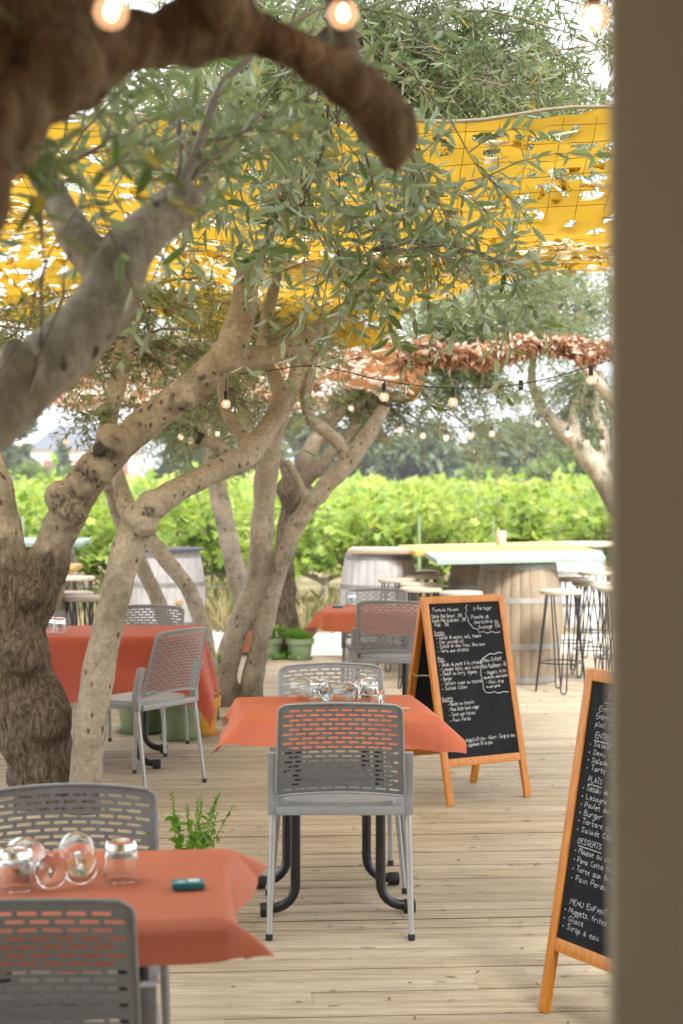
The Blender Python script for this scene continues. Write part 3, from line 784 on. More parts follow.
crown(tC, [
    ((310, 60, 7.7), (350, 40, 7.6), (.75, .6, .42), 20, 12, 20),
    ((310, 60, 7.7), (460, 60, 7.8), (.70, .7, .40), 26, 14, 20),
    ((310, 60, 7.7), (565, 70, 8.2), (.60, .7, .42), 24, 14, 20),
    ((310, 60, 7.7), (220, 90, 7.8), (.65, .6, .40), 22, 12, 20),
    ((340, -80, 7.6), (520, -180, 8.0), (1.2, 1.0, .6), 36, 14, 22),
    ((-120, 60, 8.3), (-120, -100, 8.2), (1.3, 1.0, .8), 36, 14, 22),
    ((-60, 330, 8.3), (10, 345, 8.4), (.40, .5, .16), 7, 7, 18),
           ((310, 60, 7.7), (530, 165, 9.9), (.95, .9, .35), 26, 13, 20), ((310, 60, 7.7), (300, 190, 10.0), (1.1, .9, .28), 18, 12, 20), ((310, 60, 7.7), (110, 160, 9.5), (1.1, .9, .3), 18, 12, 20),
           ((340, -80, 7.6), (1250, -300, 5.6), (1.2, 1.0, .5), 24, 14, 24),  # unseen cluster added to shade the deck
    ((400, 270, 8.6), (470, 215, 8.8), (.45, .4, .22), 14, 10, 18)], tl=.32, droop=.5)

# D: pale pitted stem, bending into a long side limb
dD = 8.15
tD = tree('olive_tree', 'slender pale olive stem pitted with pores, bending into a long side limb', (-1.26, dD, 0), [
    [(82, 820, dD, 42), (85, 780, dD, 36), (90, 730, dD, 36), (97, 680, dD, 37), (107, 630, dD, 36), (118, 585, dD, 34), (129, 545, dD, 36), (142, 520, dD, 36), (162, 500, dD, 30), (192, 482, dD + .1, 27), (222, 468, dD + .25, 26), (248, 455, dD + .4, 26), (268, 428, dD + .6, 24), (282, 402, dD + .7, 20), (276, 380, dD + .8, 18), (262, 350, dD + .9, 15), (280, 260, dD + 1, 12)],
    [(252, 452, dD + .4, 18), (240, 432, dD + .5, 15), (226, 412, dD + .6, 13), (222, 385, dD + .7, 11)],
    [(238, 462, dD + .3, 16), (216, 446, dD + .35, 14), (198, 438, dD + .4, 12)],
    [(138, 525, dD, 26), (124, 505, dD + .05, 20), (117, 492, dD + .1, 14)]],
    age_z=(.02, .25), amp=.007, voxel=.011,
    knots=[(140, 520, dD - .03, 38), (152, 505, dD - .02, 32)],
    scars=[(a, b, dD - .09, s) for a, b, s in ((137, 541, 7), (118, 584, 6), (131, 597, 6), (112, 618, 5), (104, 660, 6), (120, 608, 4), (127, 570, 5), (90, 640, 5), (118, 640, 4), (98, 745, 6), (100, 700, 5), (86, 705, 4), (150, 512, 10), (175, 490, 7))] + [(250, 448, dD + .3, 12), (225, 462, dD + .15, 8)])
cut_disc(tD, V3(197, 437.5, dD + .38) - tD.location, (-1, -.3, .25), .03)
crown(tD, [((280, 260, 9.1), (320, 130, 9.2), (.7, .5, .3), 14, 10, 20), ((222, 385, 8.85), (205, 400, 9.2), (.35, .3, .16), 8, 6, 16),
           ((262, 350, 9.05), (300, 320, 9.4), (.4, .4, .15), 6, 7, 16)])

# F: two thin bent stems behind the side table
dF = 11.3
tF = tree('olive_tree', 'two thin bent olive stems rising beside the grey barrel behind the red-clothed table', (-.85, dF, 0), [
    [(210, 738, dF, 22), (211, 700, dF, 19), (208, 655, dF, 18), (200, 618, dF, 18), (186, 585, dF, 18), (160, 552, dF, 18), (138, 522, dF, 17), (122, 490, dF, 17), (112, 455, dF, 17), (112, 415, dF, 15), (122, 380, dF, 14), (132, 340, dF, 12), (136, 290, dF, 10)],
    [(176, 738, dF + .3, 18), (172, 660, dF + .3, 18), (162, 612, dF + .3, 18), (146, 575, dF + .25, 17), (128, 535, dF + .2, 17), (112, 495, dF + .15, 17), (106, 460, dF + .1, 16), (104, 425, dF, 12), (112, 385, dF, 10), (120, 340, dF, 9)]],
    age_z=(.0, .3), amp=.008, voxel=.012)
crown(tF, [((132, 340, dF), (60, 365, 11.5), (.6, .5, .18), 9, 8, 18), ((136, 290, dF), (200, 325, 11.3), (.9, .6, .26), 14, 10, 18),
           ((112, 415, dF), (92, 412, 11.0), (.26, .3, .08), 5, 6, 16), ((132, 340, dF), (225, 375, 11.6), (.5, .4, .22), 12, 10, 18),
           ((136, 290, dF), (40, 345, 11.6), (.7, .5, .25), 16, 10, 18)], ll=.06)

# E: twin-stemmed tree in the middle
dE = 12.0
tE = tree('olive_tree', 'twin-stemmed mossy olive in mid terrace with a dark sawn-off limb', (-.76, dE, 0), [
    [(230, 716, dE, 40), (223, 690, dE, 30), (229, 655, dE, 27), (240, 622, dE, 25), (253, 590, dE, 25), (260, 555, dE, 26), (263, 515, dE, 25), (266, 475, dE, 26), (272, 440, dE, 25), (282, 410, dE, 20), (296, 372, dE, 16), (300, 310, dE, 13)],
    [(252, 716, dE, 34), (252, 685, dE, 26), (260, 645, dE, 22), (270, 598, dE, 21), (282, 560, dE, 20), (298, 522, dE, 20), (322, 490, dE, 20), (348, 462, dE, 21), (368, 435, dE, 18), (380, 415, dE, 15), (386, 403, dE, 14)],
    [(346, 464, dE, 16), (340, 445, dE, 15), (326, 432, dE, 14), (312, 420, dE, 14), (306, 395, dE, 12), (318, 350, dE, 10)],
    [(310, 510, dE, 12), (303, 490, dE, 10), (292, 470, dE, 9), (286, 460, dE, 8)],
    [(268, 470, dE, 18), (255, 440, dE + .05, 14), (244, 415, dE + .1, 12), (232, 370, dE + .2, 10)]],
    age_z=(-.4, .55), amp=.010, voxel=.013, knots=[(236, 716, dE, 34)],
    scars=[(386, 402, dE - .02, 11), (280, 405, dE - .08, 8)])
cut_disc(tE, V3(386.5, 401, dE) - tE.location, (.35, -.2, 1), .05)
crown(tE, [((300, 310, dE), (310, 290, 12.2), (.9, .6, .45), 22, 12, 18), ((318, 350, dE), (345, 335, 12.6), (.5, .4, .12), 5, 8, 18),
           ((232, 370, dE + .2), (190, 335, 12.6), (.6, .5, .2), 8, 9, 18),
           ((300, 310, dE), (430, 260, 12.4), (.9, .6, .40), 18, 12, 18)], ll=.058)

# G and H: the two behind, beside the green pots
dG = 15.3
tG = tree('olive_tree', 'gnarled grey olive behind the green pots with a wide crooked fork', (-.48, dG, 0), [
    [(292, 664, dG, 34), (289, 640, dG, 26), (286, 600, dG, 23), (285, 560, dG, 23), (290, 520, dG, 24), (296, 490, dG, 26), (308, 455, dG, 20), (322, 432, dG, 19), (342, 408, dG, 17), (372, 388, dG, 13), (410, 376, dG, 11), (448, 366, dG, 9)],
    [(298, 486, dG, 20), (318, 470, dG, 13), (332, 450, dG, 12), (350, 432, dG, 11), (360, 415, dG, 10), (362, 390, dG, 9)],
    [(296, 488, dG, 17), (284, 468, dG, 12), (276, 440, dG, 11), (285, 400, dG, 10), (300, 350, dG, 8)],
    [(350, 440, dG + .1, 9), (370, 436, dG + .1, 8), (392, 440, dG + .1, 7)]],
    age_z=(1.3, 2.2), amp=.012, voxel=.016, knots=[(296, 492, dG - .05, 40), (289, 660, dG, 44)])
crown(tG, [((448, 366, dG), (440, 335, 15.0), (1.1, .7, .45), 26, 12, 18), ((362, 390, dG), (395, 412, 15.4), (.75, .6, .26), 22, 12, 16),
           ((362, 390, dG), (345, 425, 15.8), (.5, .5, .22), 10, 8, 16), ((448, 366, dG), (480, 405, 15.4), (.60, .5, .26), 18, 11, 16),
           ((410, 376, dG), (500, 455, 15.6), (.20, .2, .26), 6, 6, 16), ((448, 366, dG), (515, 300, 15.0), (1.1, .7, .5), 46, 14, 20)], ll=.056)
dH = 15.9
tH = tree('olive_tree', 'slim leaning olive trunk behind the mossy twin-stemmed tree', (-.88, dH, 0), [
    [(250, 660, dH, 28), (247, 625, dH, 22), (240, 590, dH, 22), (231, 550, dH, 22), (222, 510, dH, 22), (214, 470, dH, 21), (210, 445, dH, 20), (200, 415, dH, 14), (180, 370, dH, 11)],
    [(212, 455, dH, 16), (226, 440, dH, 12), (246, 420, dH, 10), (262, 385, dH, 9)]],
    age_z=(-.2, .3), amp=.010, voxel=.016)
crown(tH, [((200, 415, dH), (175, 425, 16), (.62, .5, .30), 20, 11, 16), ((180, 370, dH), (130, 350, 16), (1.1, .7, .4), 20, 11, 18),
           ((246, 420, dH), (262, 418, 16.2), (.5, .5, .22), 12, 9, 16), ((200, 415, dH), (225, 458, 16.2), (.42, .4, .18), 10, 8, 16)], ll=.056)
# K: leaning tree half behind the dim column
dK = 16.5
tK = tree('olive_tree', 'olive limb leaning out from behind the dim column with short forks', (3.1, dK, 0), [
    [(672, 640, dK, 46), (655, 580, dK, 36), (632, 525, dK, 30), (610, 490, dK, 27), (590, 460, dK, 23), (572, 438, dK, 20), (552, 420, dK, 15), (540, 404, dK, 12), (532, 380, dK, 10), (535, 340, dK, 8)],
    [(578, 444, dK, 15), (572, 415, dK, 12), (580, 395, dK, 10), (588, 375, dK, 9)],
    [(600, 475, dK, 14), (606, 440, dK, 12), (596, 415, dK, 10), (600, 370, dK, 9)],
    [(640, 420, dK - .8, 22), (612, 398, dK - .9, 16), (590, 374, dK - 1, 12), (570, 345, dK - 1, 9)]],
    age_z=(1.0, 2.0), amp=.012, voxel=.017)
crown(tK, [((535, 340, dK), (560, 300, 16), (1.3, .8, .55), 54, 14, 20), ((588, 375, dK), (575, 400, 16.8), (.55, .5, .28), 16, 10, 16),
           ((588, 375, dK), (612, 440, 16.8), (.42, .5, .42), 14, 10, 16), ((535, 340, dK), (470, 290, 16.5), (1.1, .7, .5), 24, 12, 18),
           ((588, 375, dK), (540, 440, 17), (.45, .4, .22), 10, 8, 16)], ll=.056)
# ================================================================== FURNITURE
def make_chair():
    t = thing('terrace_chair', None, 'chair')
    # seat shell and pad
    def slab(x0, y0, y1, z, th, rad, dish):
        n = 14; V = []; Fq = []
        bm = bmesh.new(); grid = {}
        for i in range(n + 1):
            for j in range(n + 1):
                u = -1 + 2 * i / n; v = -1 + 2 * j / n
                a = math.copysign(abs(u) ** .8, u); b = math.copysign(abs(v) ** .8, v)
                k = 1 - rad * (a * a * b * b)
                x = x0 * a * k; y = (y0 + y1) / 2 + (y1 - y0) / 2 * b * k
                zz = z - dish * (1 - a * a) * (1 - b * b) - .02 * max(0, b) ** 3
                grid[i, j] = bm.verts.new((x, y, zz)); grid[i, j, 1] = bm.verts.new((x * .985, y, zz - th))
        for i in range(n):
            for j in range(n):
                bm.faces.new((grid[i, j], grid[i + 1, j], grid[i + 1, j + 1], grid[i, j + 1]))
                bm.faces.new((grid[i, j + 1, 1], grid[i + 1, j + 1, 1], grid[i + 1, j, 1], grid[i, j, 1]))
        rim = [(i, 0) for i in range(n)] + [(n, j) for j in range(n)] + [(i, n) for i in range(n, 0, -1)] + [(0, j) for j in range(n, 0, -1)]
        for q in range(len(rim)):
            a, b = rim[q], rim[(q + 1) % len(rim)]
            bm.faces.new((grid[a], grid[(*a, 1)], grid[(*b, 1)], grid[b]))
        me = bpy.data.meshes.new('seat'); bm.to_mesh(me); bm.free(); me.materials.append(M['plastic']); return me
    s = finish('seat', slab(.232, -.215, .225, .452, .026, .10, .004), t, True, 0)
    p = finish('seat_pad', slab(.205, -.19, .20, .466, .018, .12, -.012), s, True, 0); p.data.materials[0] = M['pad']
    # perforated backrest
    P = .047; ncol = 9; hw = P * ncol / 2; zb, zt = .490, .828
    cols = [-hw - .013]
    for k in range(ncol):
        x = -hw + k * P; cols += [x + .0055, x + .018, x + .029, x + .0415]
    cols += [hw + .013]
    rows = [zb]; slot = []; z = zb + .016; k = 0
    while z + .009 < zt - .010:
        rows += [z, z + .0072]; slot += [None, k]; z += .0172; k += 1
    rows.append(zt); slot.append(None)
    bm = bmesh.new(); g = {}; Wd = hw + .013; rr = .026
    def surf(x, zz):
        f = (zz - zb) / (zt - zb)
        w = 1 - .055 * f
        if zz > zt - rr: w *= (Wd - rr + math.sqrt(max(0, rr * rr - (zz - zt + rr) ** 2))) / Wd
        if zz < zb + .02: w *= 1 - .03 * (1 - (zz - zb) / .02)
        xx = x * w
        y = -.205 - .075 * f - .012 * f * f - .030 * (1 - (x / Wd) ** 2) * (.55 + .45 * math.sin(PI * (.25 + .6 * f)))
        z2 = zz - .018 * (1 - f) * (1 - (x / Wd) ** 2) * -1 - .010 * f * (x / Wd) ** 2
        return Vector((xx, y, z2))
    for j, zz in enumerate(rows):
        for i, x in enumerate(cols): g[i, j] = bm.verts.new(surf(x, zz))
    fs = []
    for j in range(len(rows) - 1):
        for i in range(len(cols) - 1):
            if slot[j] is not None and 0 < i < len(cols) - 2:
                q = (i - 1) % 4; even = slot[j] % 2 == 0
                if even and q in (0, 1, 2): continue
                if not even and q in (2, 3, 0) and 2 < i < len(cols) - 3: continue
            fs.append(bm.faces.new((g[i, j], g[i + 1, j], g[i + 1, j + 1], g[i, j + 1])))
    bmesh.ops.solidify(bm, geom=fs, thickness=.0045)
    me = bpy.data.meshes.new('backrest'); bm.to_mesh(me); bm.free(); me.materials.append(M['plastic'])
    b = finish('backrest', me, t, True, 0, 50)
    mb = MB()
    edge = [surf(-Wd, z) for z in np.linspace(zb, zt, 26)] + [surf(x, zt) for x in np.linspace(-Wd, Wd, 22)[1:-1]] + [surf(Wd, z) for z in np.linspace(zt, zb, 26)] + [surf(x, zb) for x in np.linspace(Wd, -Wd, 22)[1:-1]]
    mb.tube(edge, .0046, 8, closed=True); mb.build('backrest_rim', M['plastic'], b)
    mb = MB(); mb.box((0, -.208, .4385), (.446, .014, .028)); mb.build('seat_rail', M['plastic'], t, True, .004)
    # side uprights carrying the backrest, legs and feet
    for sg in (-1, 1):
        mb = MB()
        sec = [(-.185, .425), (-.180, .50), (-.196, .58), (-.214, .645)]
        vs = []; 
        for (y, z) in sec:
            for dx, dy in ((-.016, -.020), (.016, -.020), (.016, .018), (-.016, .018)): vs.append((sg * .238 + dx, y + dy, z))
        fsx = [(a * 4 + j, a * 4 + (j + 1) % 4, a * 4 + 4 + (j + 1) % 4, a * 4 + 4 + j) for a in range(3) for j in range(4)] + [(3, 2, 1, 0), (12, 13, 14, 15)]
        mb.add(vs, fsx); mb.build('side_upright', M['plastic'], t, True, .005)
        for (pa, pb) in (((sg * .236, -.186, .432), (sg * .246, -.246, .012)), ((sg * .226, .190, .428), (sg * .262, .236, .012))):
            mb = MB(); mb.tube([pa, Vector(pa).lerp(Vector(pb), .5), pb], [.0125, .0115, .0100], 12)
            lg = mb.build('leg', M['leg'], t)
            mb = MB(); mb.lathe([(.010, 0), (.0125, .002), (.0125, .020), (.0105, .022)], 12, (pb[0], pb[1], .0)); mb.build('rubber_foot', M['rubber'], lg)
    return t

CH = make_chair(); CU = []
GCH = 'perforated grey terrace chairs'
for x, y, rz, lab in (
    (-.004, 6.12, R(0), 'grey perforated chair seen from behind, tucked under the small table with the jutting orange cloth'),
    (-.030, 6.76, R(183), 'grey perforated chair facing us behind the glasses on the middle small table'),
    (-.615, 3.39, R(4), 'grey perforated chair seen from behind, nearest the lens, below the teal box table'),
    (-.655, 3.94, R(184), 'grey perforated chair facing us behind the wine glasses of the teal box table'),
    (-1.06, 8.86, R(58), 'grey perforated chair turned sideways with red cloth hanging through it'),
    (-1.22, 10.05, R(168), 'grey perforated chair at the far side of the red-clothed table, before the grey barrel'),
    (.33, 11.02, R(-4), 'grey perforated chair seen from behind, partly hidden by the menu board top'),
    (.265, 11.62, R(184), 'grey perforated chair facing us at the farthest orange-clothed table')):
    place(CH, CU, (x, y, 0), rz, lab, GCH)


def make_table(label, loc, rz, hx, hy, group='small square dining tables'):
    t = thing('dining_table', label, 'table', loc, rz, group)
    mb = MB(); mb.box((0, 0, .722), (hx * 2, hy * 2, .024)); mb.build('tabletop', M['tabletop'], t, True, .004)
    mb = MB()
    for sy in (-1, 1): mb.box((0, sy * (hy - .07), .698), (hx * 1.5, .03, .022))
    mb.build('under_frame', M['black_metal'], t, True, .003)
    lx = hx * .46; ly = hy * .74
    for sx in (-1, 1):
        for sy in (-1, 1):
            pts = [(sx * lx * .92, sy * ly, .69), (sx * lx, sy * ly, .40), (sx * lx, sy * ly, .115)]
            for k in range(1, 7):
                a = k / 6 * PI / 2; pts.append((sx * (lx + .085 * (1 - math.cos(a))), sy * ly, .115 - .085 * math.sin(a)))
            pts.append((sx * (lx + .115), sy * ly, .028))
            mb = MB(); mb.tube(pts, .0185, 14); lg = mb.build('leg', M['black_metal'], t)
            mb = MB(); mb.tube([(sx * (lx + .085), sy * ly, .0265), (sx * (lx + .128), sy * ly, .0265)], .0255, 14); mb.build('rubber_foot', M['rubber'], lg, True, .003)
    return t


def cloth(label, loc, rz, hx, hy, over, flare, mat, seed, zt=.7365, skew=0, corner=1.0, steep=1.15):
    """square of stiff cloth: drops along the sides, corners jut out"""
    n = 84; cx, cy = hx + over, hy + over; r = random.Random(seed)
    V = []; off = Vector((seed * 3.1, seed * 1.7, 0)); rb = .016
    for j in range(n + 1):
        for i in range(n + 1):
            x = -cx + 2 * cx * i / n; y = -cy + 2 * cy * j / n
            xr, yr = x + skew * y, y - skew * x
            qx, qy = max(-hx, min(hx, xr)), max(-hy, min(hy, yr)); ex, ey = xr - qx, yr - qy
            s = math.hypot(ex, ey)
            if s < 1e-6:
                V.append((xr, yr, zt + .0015 * noise.noise(Vector((x * 5, y * 5, 0)) + off))); continue
            dx, dy = ex / s, ey / s
            cf = min(1, 2 * abs(dx * dy)) ** .8 * corner * (.8 + .4 * noise.noise(Vector((dx * 2, dy * 2, 9)) + off))
            a = steep - cf * flare + .10 * noise.noise(Vector((x * 3, y * 3, 4)) + off)
            b = min(s, rb * a * 1.5)
            out = b * math.cos(a * .5) + max(0, s - b) * math.cos(a); dn = b * math.sin(a * .5) + max(0, s - b) * math.sin(a)
            wob = .030 * min(1, s / over) * math.sin((x * 7 + y * 6.3) + seed * 2 + 3 * noise.noise(Vector((x * 2, y * 2, 1)) + off))
            V.append((qx + dx * (out + wob), qy + dy * (out + wob), zt - dn + .012 * min(1, s / over) * noise.noise(Vector((x * 6, y * 6, 2)) + off)))
    I = np.arange((n + 1) ** 2).reshape(n + 1, n + 1)
    Fq = np.stack([I[:-1, :-1], I[:-1, 1:], I[1:, 1:], I[1:, :-1]], -1).reshape(-1, 4)
    o = raw_mesh('tablecloth', V, Fq, M[mat], None, True)
    o.location = loc; o.rotation_euler = (0, 0, rz)
    return tag(o, label, 'tablecloth', 'draped square tablecloths')

T = [((-.035, 6.43, 0), R(6), .34, .29), ((-.59, 3.60, 0), R(4), .34, .31), ((-1.40, 9.62, 0), R(2), .58, .36), ((.26, 11.32, 0), R(-3), .36, .30)]
for (loc, rz, hx, hy), lab in zip(T, ('small table on bent black tube legs under the middle orange cloth', 'small table nearest the lens, mostly hidden under its brick orange cloth',
                                      'wider table under the deep red cloth behind the two olive trunks', 'small table under the farthest orange cloth, by the bar stools')):
    make_table(lab, loc, rz, hx, hy)
cloth('orange cloth with corners jutting out, on the table in front of the menu board', T[0][0], T[0][1], .342, .292, .125, .50, 'cloth', 3, skew=.05)
cloth('brick orange cloth holding the teal box and wine glasses', T[1][0], T[1][1], .342, .312, .095, .62, 'cloth', 8, skew=-.03)
cloth('deep red cloth hanging low round the table behind the trunks', T[2][0], T[2][1], .582, .362, .37, .12, 'redcloth', 5, skew=.02, steep=1.42)
cloth('orange cloth on the farthest table, beside the potted plants', T[3][0], T[3][1], .362, .302, .16, .80, 'cloth', 6, skew=.06)

# ------------------------------------------------------------------ glassware
ZT = .7395
def tumbler():
    t = thing('tumbler', None, 'glass')
    mb = MB(); n = 40
    prof = [(.0001, .067), (.027, .0665), (.0305, .062), (.0322, .045), (.0340, .022), (.0352, .0005), (.0362, -.0003), (.0372, .0005), (.0368, .022), (.0352, .045), (.0335, .065), (.032, .080), (.030, .0845), (.0001, .0855)]
    mb.lathe(prof, n, cap=False)
    for v in range(len(mb.v)):
        x, y, z = mb.v[v]
        if .03 < z < .07:
            a = math.atan2(y, x); k = 1 + .035 * math.cos(a * 9) * math.sin((z - .03) / .04 * PI); mb.v[v] = (x * k, y * k, z)
    mb.build('glass_bowl', M['glass'], t); return t
def wineglass():
    t = thing('wine_glass', None, 'glass')
    mb = MB()
    mb.lathe([(.0001, .001), (.034, .001), (.036, .003), (.020, .007), (.006, .012), (.0042, .03), (.0040, .07), (.006, .085), (.022, .097), (.036, .118), (.041, .142), (.038, .168), (.032, .190), (.0305, .190),
              (.0365, .167), (.0395, .142), (.0345, .119), (.020, .099), (.0001, .094)], 40, cap=False)
    mb.build('glass_body', M['glass'], t); return t
TB, WG = tumbler(), wineglass(); tu, wu = [], []
GT, GW = 'upturned water tumblers', 'stemmed wine glasses lying on their sides'
def on(d, px, py): p = W(px, py, d); return (p.x, d, ZT)
for d, px, lab in ((3.54, 16, 'upturned tumbler on the brick orange cloth, farther from the teal box'), (3.62, 121, 'upturned tumbler on the brick orange cloth between wine glass and teal box'),
                   (6.52, 319, 'upturned tumbler on the middle table, farther from the menu board'), (6.54, 369, 'upturned tumbler on the middle table, nearer the menu board'),
                   (9.50, 49, 'upturned tumbler on the red cloth beside the stout trunk'), (9.46, 60, 'upturned tumbler on the red cloth, nearer the slender pale stem'),
                   (11.6, 352, 'upturned tumbler on the farthest orange cloth')):
    place(TB, tu, on(d, px, 0), random.uniform(0, 1), lab, GT)
def lie(x, y, az, lab, foot=.036, bowl=.041):
    """rest on the rims of foot and bowl, foot towards azimuth az"""
    o = place(WG, wu, (0, 0, 0), 0, lab, GW)
    sl = math.asin((bowl - foot) / .14)
    ax = Vector((-math.cos(az), -math.sin(az), 0))                     # from foot to bowl
    z = Vector((ax.x, ax.y, math.tan(sl))).normalized(); xx = Vector((0, 0, 1)).cross(z).normalized(); yy = z.cross(xx)
    m = Matrix((xx, yy, z)).transposed()
    o.rotation_euler = m.to_euler(); o.location = (x, y, ZT + foot + .0005)
lie(-.600, 3.53, R(-58), 'wine glass lying by the first tumbler on the brick orange cloth, foot toward us')
lie(-.548, 3.57, R(-78), 'wine glass lying on the brick orange cloth, nearer the teal box')
lie(-.055, 6.50, R(-50), 'wine glass lying on the middle table between the tumblers, bowl to the far chair')
lie(.030, 6.52, R(-115), 'wine glass lying on the middle table close to the nearer tumbler')
lie(.155, 6.42, R(-20), 'wine glass lying alone near the edge of the middle orange cloth')
# small flat boxes
def small_box(label, loc, rz, dims):
    t = thing('card_box', label, 'box', loc, rz)
    mb = MB(); mb.box((0, 0, dims[2] / 2), dims); mb.build('carton', M['teal'], t, True, .0012)
    mb = MB(); mb.box((.012, .004, dims[2] + .0004), (dims[0] * .35, dims[1] * .5, .0006)); mb.box((-.014, -.006, dims[2] + .0004), (dims[0] * .22, dims[1] * .2, .0006))
    mb.build('printed_patch', M['white_print'], t, False)
p = W(188, 0, 3.55); small_box('small teal card box lying on the brick orange cloth', (p.x, 3.55, ZT), R(10), (.066, .046, .013))
p = W(338, 0, 11.35); small_box('small teal box lying on the farthest orange cloth', (p.x, 11.35, ZT), R(-8), (.066, .046, .013))
mb = MB(); mb.tube([(0, 0, .004), (.025, -.004, .004), (.05, -.007, .005)], [.004, .004, .003], 8)
o = mb.build('wooden_stick', M['slab_wood']); o.location = (.205, 6.30, ZT); tag(o, 'short pale wooden stick lying at the edge of the middle orange cloth', 'stick')

# ------------------------------------------------------------------ chalk lettering
GLY = {
 'a': '31 00 24 31 44;41 41 30 20', 'b': '0', }
_g = """a:3,4 1,4 0,2 1,0 2,0 3,3|3,4 3,1 4,0
b:0,7 0,0 2,0 3,2 2,4 0,3
c:3,4 1,4 0,2 1,0 3,0
d:3,7 3,0|3,3 1,4 0,2 1,0 3,1
e:0,2 3,3 2,4 1,4 0,2 1,0 3,0
f:3,7 2,7 1,6 1,0|0,4 3,4
g:3,4 1,4 0,2 1,0 3,2|3,4 3,-2 1,-3 0,-2
h:0,7 0,0|0,3 2,4 3,3 3,0
i:1,4 1,0 2,0|1,5.6 1.2,5.8
j:2,4 2,-2 0,-3|2,5.6 2.2,5.8
k:0,7 0,0|3,4 0,2 3,0
l:1,7 1,1 2,0
m:0,4 0,0|0,3 1,4 2,3 2,0|2,3 3,4 4,3 4,0
n:0,4 0,0|0,3 2,4 3,3 3,0
o:1,0 0,2 1,4 2,4 3,2 2,0 1,0
p:0,4 0,-3|0,3 2,4 3,2 2,0 0,1
q:3,4 3,-3|3,3 1,4 0,2 1,0 3,1
r:0,4 0,0|0,2 1,4 3,4
s:3,4 1,4 0,3 3,1 2,0 0,0
t:1,6 1,1 2,0 3,0|0,4 3,4
u:0,4 0,1 1,0 3,1|3,4 3,0
v:0,4 1.5,0 3,4
x:0,4 3,0|3,4 0,0
y:0,4 1.5,1|3,4 1,-3 0,-3
z:0,4 3,4 0,0 3,0
A:0,0 2,7 4,0|1,3 3,3
B:0,0 0,7 2,7 3,6 2,4 0,4|2,4 4,2 2,0 0,0
C:4,6 2,7 0,4 1,0 4,1
D:0,0 0,7 3,6 4,3 3,0 0,0
E:4,7 0,7 0,0 4,0|0,4 3,4
F:4,7 0,7 0,0|0,4 3,4
G:4,6 2,7 0,4 1,0 4,1 4,3 2.5,3
I:1,7 1,0
L:0,7 0,0 4,0
M:0,0 0,7 2,3 4,7 4,0
N:0,0 0,7 4,0 4,7
O:2,0 0,3 2,7 4,3 2,0
P:0,0 0,7 3,7 4,5 3,3 0,3
R:0,0 0,7 3,7 4,5 3,4 0,4|2,4 4,0
S:4,6 2,7 0,6 1,4 4,2 2,0 0,1
T:0,7 4,7|2,7 2,0
U:0,7 0,1 2,0 4,1 4,7
Y:0,7 2,4 4,7|2,4 2,0
0:2,0 0,3 2,7 4,3 2,0
1:0,5 2,7 2,0
2:0,6 2,7 4,5 0,0 4,0
5:4,7 0,7 0,4 3,4 4,2 2,0 0,0
8:2,4 0,5.5 2,7 4,5.5 0,1.5 2,0 4,1.5 2,4
€:4,6 2,7 0,4 2,0 4,1|-.6,4 2.6,4|-.6,2.8 2.4,2.8
/:0,-1 3,7
,:1,0.3 .4,-1.4
':1,7 .7,5.5
-:0,3 3,3
::1,3.4 1.2,3.6|1,.4 1.2,.6
*:.2,1.6 1.4,2.6 .3,2.9 1.5,1.7 .2,1.6 1.1,3
é:0,2 3,3 2,4 1,4 0,2 1,0 3,0|1.4,5.3 2.8,6.6
è:0,2 3,3 2,4 1,4 0,2 1,0 3,0|2.4,5.2 1,6.6
à:3,4 1,4 0,2 1,0 2,0 3,3|3,4 3,1 4,0|2.4,5.2 1,6.6
œ:1,0 0,2 1,4 2,2 1,0|2,2 4,3 3,4 2,2 3,0 4.4,0"""
GLY = {}
for ln_ in _g.split('\n'):
    GLY[ln_[0]] = [[tuple(map(float, q.split(','))) for q in st.split(' ')] for st in ln_[2:].split('|')]

